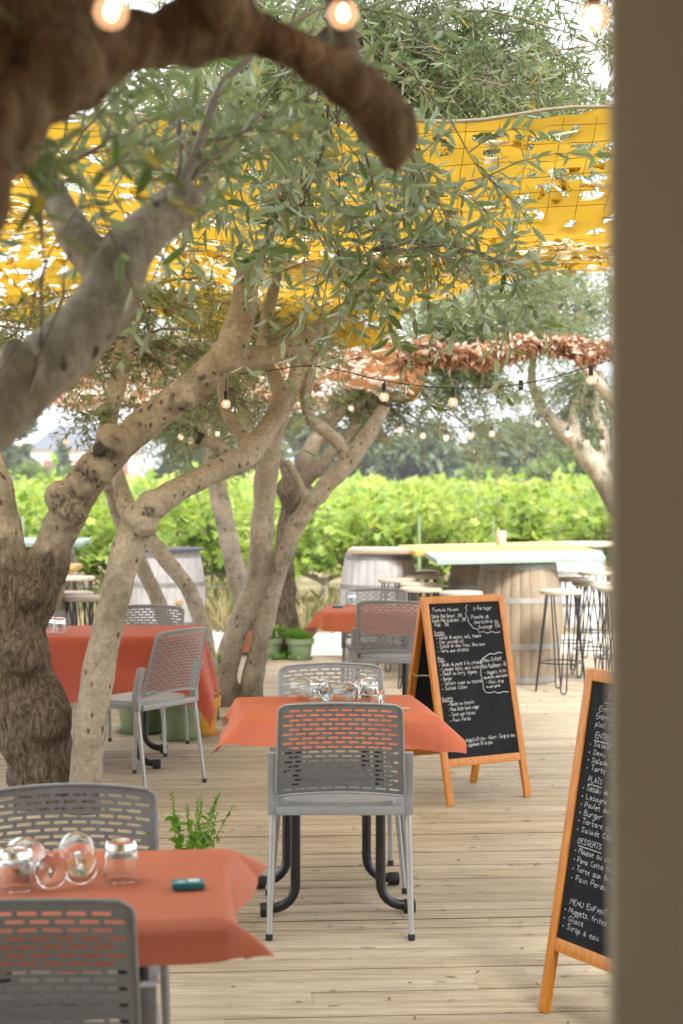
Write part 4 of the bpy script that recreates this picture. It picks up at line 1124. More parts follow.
class Chalk:
    def __init__(s, seed): s.mb = MB(); s.done = []; s.r = random.Random(seed)
    def block(s):
        if s.mb.v: s.done.append(s.mb); s.mb = MB()
    def stroke(s, pts, w=.0016, y=-.0012):
        pts = [Vector((a, b, 0)) for a, b in pts]
        vs = []; n = len(pts)
        for i, p in enumerate(pts):
            t = (pts[min(i + 1, n - 1)] - pts[max(i - 1, 0)]); t = t.normalized() if t.length else Vector((1, 0, 0))
            nn = Vector((-t.y, t.x, 0)) * w * .5 * s.r.uniform(.75, 1.25)
            vs += [(p.x + nn.x, y, p.y + nn.y), (p.x - nn.x, y, p.y - nn.y)]
        s.mb.add(vs, [(2 * i, 2 * i + 1, 2 * i + 3, 2 * i + 2) for i in range(n - 1)])
    def text(s, txt, x, z, h, width=None, tilt=0, w=.0016, slant=.12):
        r = s.r; adv = []; pen = 0
        for ch in txt:
            adv.append(pen)
            pen += 4.2 if ch == ' ' else (max(q[0] for st in GLY[ch] for q in st) + 1.1)
        k = h / 7.0; kx = k if width is None else width / max(pen, 1)
        for ch, a in zip(txt, adv):
            if ch == ' ': continue
            dy = r.uniform(-.35, .35); sc = r.uniform(.9, 1.12)
            for st in GLY[ch]:
                pts = []
                fine = []
                for i in range(len(st) - 1):
                    for q in np.linspace(0, 1, 3, endpoint=False): fine.append((st[i][0] * (1 - q) + st[i + 1][0] * q, st[i][1] * (1 - q) + st[i + 1][1] * q))
                fine.append(st[-1])
                if len(fine) > 4:                                     # soften the corners
                    fine = [fine[0]] + [((fine[i - 1][0] + 2 * fine[i][0] + fine[i + 1][0]) / 4, (fine[i - 1][1] + 2 * fine[i][1] + fine[i + 1][1]) / 4) for i in range(1, len(fine) - 1)] + [fine[-1]]
                for (gx, gy) in fine:
                    gx = gx * sc + r.uniform(-.12, .12); gy = gy * sc + dy + r.uniform(-.12, .12)
                    lx = (a + gx) * kx + slant * gy * k; pts.append((x + lx, z + gy * k + tilt * lx))
                s.stroke(pts, w)
        return pen * kx
    def build(s, parent):
        s.block()
        for mb in s.done: mb.build('chalk_writing', M['chalk'], parent, False).location = (0, -.0062, 0)


BW, BL = .50, 1.03                              # board width and leaf length
def menu_board(label, loc, rz, lean, writer):
    t = thing('menu_board', label, 'menu board', loc, rz, 'folding chalkboard menus')
    al = math.asin(lean / BL); st = .036; dp = .022
    for side in (-1, 1):
        # leaf built upright at its hinge line, then tipped: side -1 = front leaf
        m = Matrix.Translation((0, side * lean, 0)) @ Matrix.Rotation(side * al, 4, 'X')
        mb = MB()
        for sx in (-1, 1): mb.box((sx * (BW - st) / 2, 0, BL / 2), (st, dp, BL))
        mb.box((0, -.001 * side * -1, BL - st / 2 + .0015), (BW - 2 * st + .004, dp - .003, st)); mb.box((0, 0, .205), (BW - 2 * st + .004, dp - .003, st * 1.1))
        f = mb.build('front_frame' if side < 0 else 'rear_frame', M['frame'], t, True, .003); f.matrix_local = m
        mb = MB(); mb.box((0, -.002 * -side, (.205 + BL) / 2 - .001), (BW - 2 * st + .006, .006, BL - .205 - st * .9))
        sl = mb.build('slate' if side < 0 else 'rear_slate', M['slate'], t, False); sl.matrix_local = m
        if side < 0:
            ck = Chalk(5); writer(ck); ck.build(sl)
    mb = MB()
    for sx in (-1, 1):
        zc = .62; yy = lean * (1 - zc / 1.0)
        mb.tube([(sx * .243, -yy, zc), (sx * .252, -yy * .3, zc + .018 - .02), (sx * .252, yy * .4, zc - .012), (sx * .243, yy, zc)], .003, 6)
    mb.build('stay_cord', M['edge_rope'], t)
    return t
X0 = -BW / 2 + .036; XW = BW - .072; Z1 = BL - .036; ZH = BL - .036 - .225      # slate origin and size
def ux(u): return X0 + u * XW
def vz(v): return Z1 - v * ZH
def write_a(c):
    def L(txt, u0, u1, v, h=.016, tilt=.0, w=.0014): c.text(txt, ux(u0), vz(v), h, (u1 - u0) * XW, tilt, w)
    L('Formule Maison', .05, .41, .050, .019)
    L('Entrée Plat Dessert : 25€', .025, .45, .092, .018); L('Entrée Plat ou Dessert : 20€', .025, .50, .120, .018); L('Plat : 15€', .05, .25, .148, .018)
    c.block(); c.stroke([(ux(a), vz(b)) for a, b in ((.545, .012), (.515, .03), (.525, .05), (.50, .075), (.525, .10), (.53, .13), (.56, .15), (.59, .172), (.65, .178), (.66, .20), (.72, .196), (.78, .208), (.84, .198), (.90, .210), (.96, .203))], .0022)
    L('À Partager'.replace('À', 'A'), .62, .89, .052, .020)
    L('Planche de', .57, .83, .108, .019); L('charcuterie ou', .60, .95, .142, .019, .02); L('fromage 15€', .66, .98, .178, .020, .03)
    def under(u0, u1, v): c.stroke([(ux(u0), vz(v)), (ux((u0 + u1) / 2), vz(v - .002)), (ux(u1), vz(v - .001))], .0022)
    c.block(); L('Entrées', .03, .17, .200, .019); under(.03, .18, .207)
    for txt, u1, v in (('* Salade de magret, œufs, tomate', .68, .232), ('* Demi avocado ail', .43, .260), ('* Salade de chou frais, chou rave', .72, .288), ('* Tarte aux carottes', .48, .318)): L(txt, .05, u1, v, .018)
    c.block(); L('Plats', .03, .12, .372, .019); under(.03, .13, .379)
    for txt, u1, v in (('* Tataki de poulet à la citronelle', .66, .408), ('* Lasagne aglio, maïs cuites'.replace('ï', 'i'), .62, .438), ('* Poulet au curry, légumes', .56, .468), ('* Burger', .20, .500), ('* Tartare coupe au couteau', .62, .530), ('* Salade César', .40, .562)): L(txt, .04, u1, v, .018, .012)
    c.block(); pts = [(.95, .345), (.90, .338), (.84, .348), (.77, .344), (.70, .362), (.655, .372), (.62, .40), (.63, .43), (.605, .46), (.61, .50), (.62, .54), (.61, .565), (.64, .595), (.70, .600), (.76, .594), (.82, .606), (.90, .598), (.965, .604)]
    c.stroke([(ux(a), vz(b)) for a, b in pts], .0024)
    L('Menu Enfant', .66, .93, .398, .022, .05); L('Petit Plat/Dessert - 8€', .64, .985, .440, .020, .05)
    L('- Nuggets, frites', .66, .98, .478, .018, .04); L('mozzarella, sauce tomate', .64, .985, .508, .015, .04); L('- Glace, sirop', .66, .92, .540, .018, .03); L('ou pain perdu', .66, .86, .566, .014, .02)
    c.block(); L('Desserts', .02, .17, .628, .020); under(.02, .18, .636)
    for txt, u1, v in (('* Mousse au chocolat', .46, .664), ('* Pana Cotta fruits rouges', .52, .698), ('* Tarte aux fraises', .46, .733), ('* Pain Perdu', .38, .768)): L(txt, .09, u1, v, .019, .02)
    c.block(); L('Enfant 8€ * Nuggets/frites * Glace * Sirop à eau', .03, .97, .905, .019, .02); L('ou Pain Perdu, supplément 5€ en plus', .05, .64, .935, .017, .02)
def write_b(c):
    def L(txt, u0, u1, v, h=.0165, tilt=0, w=.0012): c.text(txt, ux(u0), vz(v), h, (u1 - u0) * XW, tilt, w)
    def under(u0, u1, v): c.stroke([(ux(u0), vz(v)), (ux(u1), vz(v + .003))], .0018)
    L('FORMULE MAISON', .20, .82, .060, .026); under(.17, .74, .074)
    L('Entrée/plat/dessert 25€', .12, .86, .108); L('Entrée/plat ou plat/dessert 20€', .10, .90, .140); L('plat 15€', .10, .34, .170)
    c.block(); L('ENTREES', .12, .36, .215); under(.11, .37, .224)
    for i, (txt, u1) in enumerate((('* Salade de magret, œufs', .80), ('* Demi avocado ail', .66), ('* Salade de chou, chou rave', .84), ('* Tarte aux carottes', .70))): L(txt, .07, u1, .248 + i * .031)
    c.block(); L('PLATS', .11, .27, .384); under(.12, .27, .393)
    for i, (txt, u1) in enumerate((('* Tataki de poulet à la citronelle', .92), ('* Lasagne aglio, tomate', .78), ('* Poulet au curry, légumes', .82), ('* Burger', .32), ('* Tartare coupe au couteau', .86), ('* Salade César', .52))): L(txt, .06, u1, .420 + i * .032)
    c.block(); L('DESSERTS', .09, .36, .624); under(.10, .36, .634)
    for i, (txt, u1) in enumerate((('* Mousse au chocolat', .62), ('* Pana Cotta fruits rouges', .76), ('* Tarte aux fraises', .62), ('* Pain Perdu', .46))): L(txt, .07, u1, .662 + i * .035)
    c.block(); L('MENU ENFANT 8€', .10, .62, .858); L('* Nuggets, frites ou riz', .05, .72, .892); L('* Glace', .05, .28, .925); L('* Sirop à eau', .05, .46, .956)
def orient(fl, rz, lean):                        # origin from the foot of the front left stile
    c, s = math.cos(rz), math.sin(rz); x, y = -BW / 2, -lean
    return (fl[0] - (c * x - s * y), fl[1] - (s * x + c * y), 0)
menu_board('chalkboard menu in an orange wooden A-frame standing behind the middle table', orient((.515, 8.28), R(30), .24), R(30), .24, write_a)
menu_board('chalkboard menu in an orange wooden A-frame, cut off by the dim column', orient((.597, 5.10), R(-61), .18), R(-61), .18, write_b)

# ------------------------------------------------------------------ barrels, high tables, stools
def barrel(label, loc, mat, rz=0, h=.95, rmax=.345, rend=.29, bung=None, lid='stool_wood', group='standing wine barrels'):
    t = thing('wine_barrel', label, 'barrel', loc, rz, group)
    ns = 26; V = []; Fq = []; rn = []; nz = 16; r = random.Random(hash(label) % 999); n = 0
    def rad(z): return rend + (rmax - rend) * (1 - ((z - h / 2) / (h / 2)) ** 2)
    for k in range(ns):
        a0 = 2 * PI * k / ns; da = 2 * PI / ns; rv = r.random(); cols = [(.0, -.006), (.08, 0), (.5, .0012), (.92, 0), (1, -.006)]
        for i in range(nz + 1):
            z = h * i / nz
            for (f, dr) in cols:
                a = a0 + da * f; q = rad(z) + dr; V.append((q * math.cos(a), q * math.sin(a), z)); rn.append(rv)
        for i in range(nz):
            for j in range(4): Fq.append((n + i * 5 + j, n + i * 5 + j + 1, n + i * 5 + 6 + j, n + i * 5 + 5 + j))
        n += (nz + 1) * 5
    raw_mesh('staves', V, Fq, M[mat], t, True, {'rnd': rn})
    for z0 in (.015, .28, .635, .893):
        zs = np.linspace(z0, z0 + .042, 4); mb = MB()
        mb.lathe([(rad(z) + .0035, z) for z in zs] + [(rad(zs[-1]) - .004, zs[-1]), (rad(zs[0]) - .004, zs[0])], 48, cap=False)
        mb.add(*([], [])); mb.build('hoop', M['iron'], t)
    mb = MB(); mb.lathe([(rend - .012, h - .03), (rend - .012, h - .018)], 40); mb.build('barrel_head', M[lid], t)
    if bung is not None:
        a, z = bung; p = Vector((math.cos(a) * rad(z), math.sin(a) * rad(z), z)); q = Vector((math.cos(a), math.sin(a), 0)).to_track_quat('Z', 'Y').to_matrix().to_4x4()
        mb = MB(); mb.lathe([(.03, -.01), (.03, .008), (.024, .02), (.01, .024)], 16, p, mat=q); mb.build('bung', M['cork'], t)
    return t
# long high table: two barrels carry a mint top and, behind, a yellow one
barrel('brown oak barrel with grey hoops carrying the mint green bar top', (1.95 - .55, 13.45, 0), 'oak', .3)
barrel('brown oak barrel behind the hooped barrel under the long bar table', (1.28, 15.0, 0), 'oak', 1.1)
barrel('silvery grey barrel with a dark lid behind the bent olive stems', (-1.58, 15.4, 0), 'oak_grey', .2, bung=(R(-78), .50), lid='roof')
barrel('pale grey barrel under a wooden slab behind the farthest chairs', (.33, 15.0, 0), 'oak_grey', .7)
barrel('pale grey barrel behind the stools near the dim column', (2.62, 19.0, -.09), 'oak_grey', .4)
def top(name, label, pts, z, th, mat, group=None):
    mb = MB(); n = len(pts)
    c = Vector((sum(p[0] for p in pts) / n, sum(p[1] for p in pts) / n, 0))
    mb.add([(x, y, z) for x, y in pts] + [(x, y, z + th) for x, y in pts], [tuple(range(n))[::-1], tuple(range(n, 2 * n))] + [(i, (i + 1) % n, n + (i + 1) % n, n + i) for i in range(n)])
    o = mb.build(name, M[mat], None, True, .006)
    return tag(o, label, 'counter', group)
def xy(px, d): return ((px - CX) / F * d, d)
GB = 'painted bar table tops on barrels'
top('bar_counter', 'large mint green bar top resting on the brown oak barrel', [xy(437, 12.75), xy(606, 13.35), xy(600, 14.5), xy(424, 14.2)], .952, .04, 'mint_paint', GB)
top('bar_counter', 'yellow bar top joining the mint green one at its far edge', [xy(416, 14.22), xy(596, 14.55), xy(560, 16.6), xy(398, 15.6)], .953, .04, 'yellow_paint', GB)
top('slab_top', 'pale wooden slab lying on the pale barrel behind the farthest chairs', [xy(347, 14.7), xy(414, 14.62), xy(418, 15.35), xy(352, 15.5)], .952, .034, 'slab_wood')
top('barrel_lid', 'round dark lid resting on the silvery grey barrel', [(-1.58 + .34 * math.cos(2 * PI * k / 40), 15.4 + .34 * math.sin(2 * PI * k / 40)) for k in range(40)], .952, .022, 'roof')
top('slab_top', 'pale wooden slab lying on the barrel near the dim column', [(2.5, 18.55), (3.2, 18.6), (3.2, 19.4), (2.4, 19.4)], .862, .03, 'slab_wood')
# two more high tables at the left, mostly behind the trunk
barrel('brown barrel under the small yellow bar top beside the stout trunk', (-2.28, 12.0, 0), 'oak', .5)
top('bar_counter', 'small yellow bar top glimpsed beside the stout olive trunk', [(-2.75, 11.55), xy(73, 11.55), xy(82, 12.3), (-2.75, 12.5)], .952, .035, 'yellow_paint', GB)
barrel('barrel under the far mint bar top, mostly behind the stout trunk', (-2.85, 16.2, 0), 'oak', .5)
top('bar_counter', 'far pale mint bar top glimpsed past the stout olive trunk', [(-3.3, 15.4), xy(82, 15.4), xy(92, 16.9), (-3.3, 16.9)], .982, .035, 'mint_paint', GB)
# something white standing on the long table
def beaker():
    p = W(501, 0, 15.6); t = thing('white_beaker', 'small white beaker standing on the yellow bar top', 'cup', (p.x, 15.6, .993))
    mb = MB(); mb.lathe([(.038, 0), (.045, .01), (.05, .13), (.047, .13), (.041, .012), (.001, .012)], 24, cap=False); mb.build('beaker_wall', M['wall'], t)
beaker()

def make_stool():
    t = thing('bar_stool', None, 'stool')
    mb = MB(); mb.lathe([(.001, .735), (.150, .735), (.160, .740), (.163, .752), (.160, .764), (.150, .768), (.001, .769)], 36, cap=False); mb.build('seat', M['stool_wood'], t)
    for k in range(4):
        a = PI / 4 + k * PI / 2; ca, sa = math.cos(a), math.sin(a)
        def q(rad, tan, z): return (ca * rad - sa * tan, sa * rad + ca * tan, z)
        pts = [q(.105, -.065, .735), q(.150, -.036, .34), q(.183, -.022, .05)]
        for b in range(1, 6):
            an = PI * b / 6; pts.append(q(.187, -.022 * math.cos(an), .030 - .024 * math.sin(an)))
        pts += [q(.183, .022, .05), q(.150, .036, .34), q(.105, .065, .735)]
        mb = MB(); mb.tube(pts, .0058, 8); mb.build('hairpin_leg', M['black_metal'], t)
    mb = MB(); mb.tube([(.158 * math.cos(2 * PI * i / 40), .158 * math.sin(2 * PI * i / 40), .225) for i in range(40)], .0055, 7, closed=True)
    mb.build('foot_ring', M['black_metal'], t)
    return t
ST = make_stool(); SU = []; GS = 'hairpin bar stools with round wooden seats'
for px, d, lab in (
    (561, 12.75, 'nearest hairpin stool standing by the hooped oak barrel'),
    (592, 13.75, 'hairpin stool between the nearest stool and the dim column'),
    (573, 14.35, 'hairpin stool behind the nearest stool, under the end of the mint top'),
    (596, 15.3, 'hairpin stool farthest back beside the dim column'),
    (617, 13.1, 'hairpin stool half hidden by the dim column'),
    (461, 12.55, 'hairpin stool in front of the oak barrel, only its pale seat above the menu board'),
    (421, 13.0, 'front hairpin stool beside the far chair, left of the oak barrels'),
    (420, 13.55, 'second hairpin stool back from the far chair, left of the oak barrels'),
    (397, 14.2, 'hairpin stool overlapping the pale slab-topped barrel'),
    (424, 14.75, 'third hairpin stool back, below the corner of the long bar table'),
    (422, 15.4, 'farthest hairpin stool below the corner of the yellow bar top'),
    (83, 12.05, 'front hairpin stool glimpsed between the two olive stems'),
    (72, 12.5, 'hairpin stool glimpsed between the olive stems, a step behind the front one'),
    (76, 14.5, 'far hairpin stool glimpsed below the mint bar top between the stems'),
    (60, 15.1, 'far hairpin stool glimpsed below the mint top, hugging the stout trunk')):
    p = W(px, 0, d); place(ST, SU, (p.x, d, 0), random.uniform(0, 1.5), lab, GS)

# ------------------------------------------------------------------ potted plants
def pot(name, label, loc, h, r, mat, plant, group=None, saucer=True):
    t = thing(name, label, 'potted plant', loc, 0, group)
    mb = MB(); mb.lathe([(.001, 0), (r * .68, 0), (r * .70, .004), (r * .90, h * .74), (r * 1.0, h * .75), (r * 1.03, h), (r * .93, h), (r * .90, h * .86), (.001, h * .85)], 36, cap=False)
    pt = mb.build('pot', M[mat], t)
    mb = MB(); mb.lathe([(.001, h * .84), (r * .915, h * .86)], 24, cap=False); mb.build('soil', M['soil'], pt)
    if saucer:
        mb = MB(); mb.lathe([(.001, -.0), (r * .85, 0), (r * .98, .022), (r * .94, .022), (r * .8, .006)], 32, cap=False); mb.build('saucer', M[mat], pt)
    plant(t, h * .85, r)
    return t
def tuft(hh, n, w=.006, spread=.5, mat='herb_leaf'):
    def fn(t, z, r):
        a = rng.uniform(0, 2 * PI, n); q = r * .8 * np.sqrt(rng.uniform(0, 1, n))
        pos = np.stack([q * np.cos(a), q * np.sin(a), np.full(n, z)], 1)
        d = np.stack([np.cos(a) * q / r * spread + rng.normal(0, .15, n), np.sin(a) * q / r * spread + rng.normal(0, .15, n), np.ones(n)], 1)
        V, Fq = leaf_arrays(pos, d, rng.normal(size=(n, 3)), hh * rng.uniform(.5, 1.1, n), np.full(n, w), .3)
        raw_mesh('leaves', V, Fq, M[mat], t, False, {'rnd': np.repeat(rng.uniform(0, 1, n), 6)})
    return fn
def herb(hh, stems, ll, mat='herb_leaf', spike=False, sp=.35):
    def fn(t, z, r):
        f = Foliage()
        a = rng.uniform(0, 2 * PI, stems); q = r * .6 * np.sqrt(rng.uniform(0, 1, stems))
        p0 = np.stack([q * np.cos(a), q * np.sin(a), np.full(stems, z)], 1)
        d = unit(np.stack([np.cos(a) * sp + rng.normal(0, .2, stems), np.sin(a) * sp + rng.normal(0, .2, stems), np.ones(stems)], 1)); L = hh * rng.uniform(.6, 1.1, stems)
        ts = np.linspace(0, 1, 5); P = p0[:, None] + d[:, None] * (L[:, None] * ts)[..., None]
        V, Fq = strips(P, np.broadcast_to(np.linspace(.0026, .0012, 5), (stems, 5)), 3); f.put(V, Fq, 0, np.full(len(V), .7))
        m = 9; tt = rng.uniform(.2, .78 if spike else 1, (stems, m)); pos = (p0[:, None] + d[:, None] * (L[:, None] * tt)[..., None]).reshape(-1, 3); n = len(pos)
        dd = rng.normal(size=(n, 3)) + [0, 0, .25]
        sz = ll * rng.uniform(.5, 1.2, n); V, Fq = leaf_arrays(pos, dd, rng.normal(size=(n, 3)) * .4 + [0, 0, 1], sz, sz * .62, .4); f.put(V, Fq, 0, np.repeat(rng.uniform(0, 1, n), 6))
        if spike:
            k = 26; tt = rng.uniform(.72, 1, (stems, k)); pos = (p0[:, None] + d[:, None] * (L[:, None] * tt)[..., None]).reshape(-1, 3); n = len(pos)
            V, Fq = leaf_arrays(pos, rng.normal(size=(n, 3)) + [0, 0, .8], rng.normal(size=(n, 3)), np.full(n, .012), np.full(n, .006)); f.put(V, Fq, 0, np.full(len(V), .5))
        f.build('leaves', t, mat, 'twig')
    return fn
GP = 'potted plants at the foot of the trees'
pot('potted_plant', 'green pot of tufty bright green chives nearest the path', (W(300, 0, 15.05).x, 15.05, 0), .19, .125, 'greenpot', tuft(.13, 420, .007), GP)
pot('potted_plant', 'green pot of pink-flecked herbs against the gnarled trunk', (W(268, 0, 15.1).x, 15.1, 0), .19, .13, 'greenpot', herb(.17, 26, .05), GP)
pot('potted_plant', 'small orange clay pot behind the mossy trunk base', (W(243, 0, 15.7).x, 15.7, 0), .2, .09, 'terracotta', herb(.10, 8, .05), GP, False)
pot('potted_plant', 'sage green pot under the turned chair, beside the ochre pot', (W(181, 0, 10.45).x, 10.45, 0), .26, .145, 'greenpot', herb(.16, 18, .06), GP)
pot('potted_plant', 'wide sage green pot under the red cloth, behind the chair legs', (W(142, 0, 10.75).x, 10.75, 0), .28, .18, 'greenpot', herb(.14, 18, .06), GP)
pot('potted_plant', 'ochre yellow pot standing at the base of the thin bent stems', (W(199, 0, 10.62).x, 10.62, 0), .24, .135, 'yellowpot', herb(.26, 14, .05, sp=.2), GP)
bp = pot('potted_plant', 'leafy basil with upright flower spikes in a dark pot beside the brick orange cloth', (W(185, 0, 6.0).x, 6.0, 0), .24, .115, 'rubber', herb(.30, 13, .046, spike=True, sp=.30), GP)
mb = MB(); mb.box((.115, -.07, .27), (.05, .004, .036), Matrix.Rotation(.3, 4, 'Y')); mb.tube([(.10, -.068, .19), (.112, -.068, .26)], .003, 6); mb.build('name_tag', M['cardtag'], bp, False)
# weeds at the trunk of the gnarled tree
V = rng.normal(size=(160, 3)) * [.13, .10, 0] + [W(284, 0, 15.0).x, 15.12, .0]
Va, Fa = broad_leaf_arrays(V + rng.uniform(0, .07, (160, 1)) * [0, 0, 1], rng.normal(size=(160, 3)) + [0, 0, .5], rng.normal(size=(160, 3)) + [0, 0, 1], rng.uniform(.02, .05, 160))
tag(raw_mesh('weeds', Va, Fa, M['herb_leaf'], None, False, {'rnd': np.repeat(rng.uniform(0, 1, 160), 10)}), 'low weeds between the two green pots', 'weeds', kind='stuff')
# fallen leaves and twigs on the boards
n = 620
pos = np.stack([rng.uniform(-2.2, 2.2, n), rng.uniform(4.3, 13.5, n), np.full(n, .004)], 1)
a = rng.uniform(0, 2 * PI, n); d = np.stack([np.cos(a), np.sin(a), np.zeros(n)], 1)
Va, Fa = leaf_arrays(pos, d, np.tile([0, 0, 1.], (n, 1)) + rng.normal(size=(n, 3)) * .15, rng.uniform(.012, .05, n), rng.uniform(.004, .010, n), .1)
tag(raw_mesh('fallen_leaves', Va, Fa, M['litter_leaf'], None, False, {'rnd': np.repeat(rng.uniform(0, 1, n), 6)}), 'dry fallen olive leaves scattered over the deck boards', 'leaves', kind='stuff')
# ================================================================== SHADE NETS
def shade_net(label, mat, S, lu, lv, cell, nholes, hl, seed, keepfn=None, cord=.11, flaps=1.0, amp=.03):
    """cut-leaf cloth: holes with hanging flaps, tied on a square cord grid. S(u,v) in metres -> surface point"""
    r = np.random.default_rng(seed)
    nu, nv = int(lu / cell), int(lv / cell)
    U, Vv = np.meshgrid(np.linspace(0, lu, nu + 1), np.linspace(0, lv, nv + 1), indexing='ij')
    q = np.stack([U, Vv], -1).reshape(-1, 2).copy(); ok = np.ones(len(q), bool); hole = np.full(len(q), 9.0)
    H_ = []
    for k in range(nholes):
        c = r.uniform((.1, .1), (lu - .1, lv - .1)); a = r.normal(0, .5) + (PI if r.uniform() < .5 else 0); L = hl * r.uniform(.55, 1.25); wd = L * r.uniform(.28, .48)
        H_.append((c, a, L, wd))
        near = np.where((np.abs(q[:, 0] - c[0]) < L) & (np.abs(q[:, 1] - c[1]) < L))[0]
        if not len(near): continue
        dx, dy = (q[near] - c).T; ca, sa = math.cos(a), math.sin(a)
        x = (dx * ca + dy * sa) / (L / 2); y = (-dx * sa + dy * ca) / (wd / 2)
        x2 = x; y2 = y + .5 * x * x - .2                                   # crescent
        rho = np.sqrt(x2 ** 2 + y2 ** 2)
        hole[near] = np.minimum(hole[near], rho)
        m = (rho > .72) & (rho < 1.45)
        s = 1 / rho[m]; xx = x2[m] * s; yy = y2[m] * s - .5 * xx ** 2 + .2
        wx = xx * L / 2; wy = yy * wd / 2
        move = np.stack([c[0] + wx * ca - wy * sa, c[1] + wx * sa + wy * ca], -1)
        sel = near[m]; d = np.linalg.norm(move - q[sel], axis=1); good = d < cell * .8
        q[sel[good]] = move[good]
    I = np.arange((nu + 1) * (nv + 1)).reshape(nu + 1, nv + 1)
    Fq = np.stack([I[:-1, :-1], I[1:, :-1], I[1:, 1:], I[:-1, 1:]], -1).reshape(-1, 4)
    inside = (hole < .97)
    Fq = Fq[inside[Fq].sum(1) < 2]
    if keepfn is not None: Fq = Fq[keepfn(q[Fq].mean(1))]
    P = np.array([S(u, v) for u, v in q])
    for i in range(len(P)): P[i, 2] += amp * noise.noise(Vector((q[i, 0] * 3.2, q[i, 1] * 3.2, seed))) + amp * .5 * noise.noise(Vector((q[i, 0] * 9, q[i, 1] * 9, seed)))
    VV = [P]; FF = [Fq]; base = len(P)
    # flaps
    for (c, a, L, wd) in H_:
        if r.uniform() > flaps: continue
        if keepfn is not None and not keepfn(np.array([c]))[0]: continue
        o = np.array(S(c[0], c[1])); eu = unit(np.array(S(c[0] + .02, c[1])) - o); ev = unit(np.array(S(c[0], c[1] + .02)) - o); nn = np.cross(eu, ev)
        hinge = 1 if r.uniform() < .72 else -1                              # mostly hung from the far side
        th = r.uniform(R(10), R(105)); cu = r.uniform(-.5, .9); k = 6; g = []
        ca, sa = math.cos(a * .4), math.sin(a * .4)
        ax = eu * ca + ev * sa; pv = (-eu * sa + ev * ca) * -hinge
        for i in range(k + 1):
            s = -1 + 2 * i / k; wloc = wd * 1.25 * max(.04, 1 - abs(s) ** 1.6) * r.uniform(.75, 1.1); row = []; pp = o + ax * s * L / 2 * .95 - pv * wd * .45; an = th * .35
            for j in range(4):
                row.append(pp.copy()); stp = wloc / 3; an2 = th * .5 + (th * .5 + cu) * j / 3
                pp = pp + (pv * math.cos(an2) - nn * math.sin(an2)) * stp + ax * .01 * r.normal()
            g += row
        VV.append(np.array(g)); idx = np.arange((k + 1) * 4).reshape(k + 1, 4) + base
        # orientation: same side up as the sheet before it was folded
        f = np.stack([idx[:-1, :-1], idx[1:, :-1], idx[1:, 1:], idx[:-1, 1:]], -1).reshape(-1, 4)
        if hinge > 0: f = f[:, ::-1]
        FF.append(f); base += len(g)
    t = thing('shade_net', label, 'shade net', tuple(S(0, 0)))
    o = np.array(t.location)
    raw_mesh('net_cloth', np.concatenate(VV) - o, np.concatenate(FF), M[mat], t, True)
    if cord:
        lines = []
        for u in np.arange(cord / 2, lu, cord):
            vs = [v for v in np.linspace(0, lv, 40) if keepfn is None or keepfn(np.array([[u, v]]))[0]]
            if len(vs) > 3: lines.append([np.array(S(u, v)) - o - [0, 0, .012] for v in np.linspace(vs[0], vs[-1], 40)])
        for v in np.arange(cord / 2, lv, cord):
            us = [u for u in np.linspace(0, lu, 40) if keepfn is None or keepfn(np.array([[u, v]]))[0]]
            if len(us) > 3: lines.append([np.array(S(u, v)) - o - [0, 0, .012] for u in np.linspace(us[0], us[-1], 40)])
        L_ = np.array(lines); L_ = L_ + r.normal(size=L_.shape) * .003
        V, F2 = strips(L_, np.full(L_.shape[:2], .0015), 3)
        raw_mesh('cord_grid', V, F2, M['cord'], t)
    return t
PR = np.array([(5.6, 2.80), (5.95, 2.66), (6.3, 2.52), (6.5, 2.50), (7.5, 2.62), (9.5, 2.82), (11.0, 2.86), (11.7, 2.80), (11.95, 2.68), (12.0, 2.58)])
PL = np.array([(5.6, 2.80), (6.0, 2.74), (6.4, 2.70), (6.6, 2.72), (7.6, 2.86), (9.6, 3.10), (11.0, 3.22), (11.6, 3.15), (11.9, 2.90), (12.0, 2.60)])
def lenp(A): return np.concatenate([[0], np.cumsum(np.linalg.norm(np.diff(A, axis=0), axis=1))])
SR, SL = lenp(PR), lenp(PL)
LV = 7.0; X_L, X_R = -3.6, 2.4
def S_y(u, v):
    f = min(max(v / LV, 0), 1); x = X_L + u
    k = min(1, max(0, (x + 1.7) / 1.5)); k = k * k * (3 - 2 * k)
    y = k * np.interp(f * SR[-1], SR, PR[:, 0]) + (1 - k) * np.interp(f * SL[-1], SL, PL[:, 0])
    z = k * np.interp(f * SR[-1], SR, PR[:, 1]) + (1 - k) * np.interp(f * SL[-1], SL, PL[:, 1])
    return (x, y + .06 * x * (1 - f), z + .028 * x * (1 - f) + .035 * math.sin(v * 5 + .6 * x) * f - .04 * math.sin(u * 1.3) ** 2)
def keep_y(q):
    x = X_L + q[:, 0]; vm = LV - np.clip((x - .15) / 1.6, 0, 1) ** 1.2 * 2.9 + .12 * np.sin(x * 6)
    return q[:, 1] < vm
tn = shade_net('bright yellow cut-leaf shade net stretched overhead between the trees', 'yellow_net', S_y, X_R - X_L, LV, .021, 3000, .095, 4, keep_y, flaps=.75, amp=.035)
mb = MB(); mb.tube([np.array(S_y(u, 0)) - np.array(tn.location) + [0, 0, .008 + .012 * math.sin(u * 9)] for u in np.linspace(0, X_R - X_L, 60)], .0065, 8); mb.build('edge_rope', M['edge_rope'], tn)

def S_b(u, v):
    x = -3.6 + u; f = v / 4.2
    y = 13.0 + v; z = 2.66 - .25 * f - .12 * math.sin(min(1, f) * PI) + .06 * math.sin(u * 3 + v * 2)
    return (x, y, z)
shade_net('rust brown ragged shade net strung low behind the yellow one', 'brown_net', S_b, 4.3, 4.2, .036, 1500, .17, 9, None, .0, 1.0, .10)
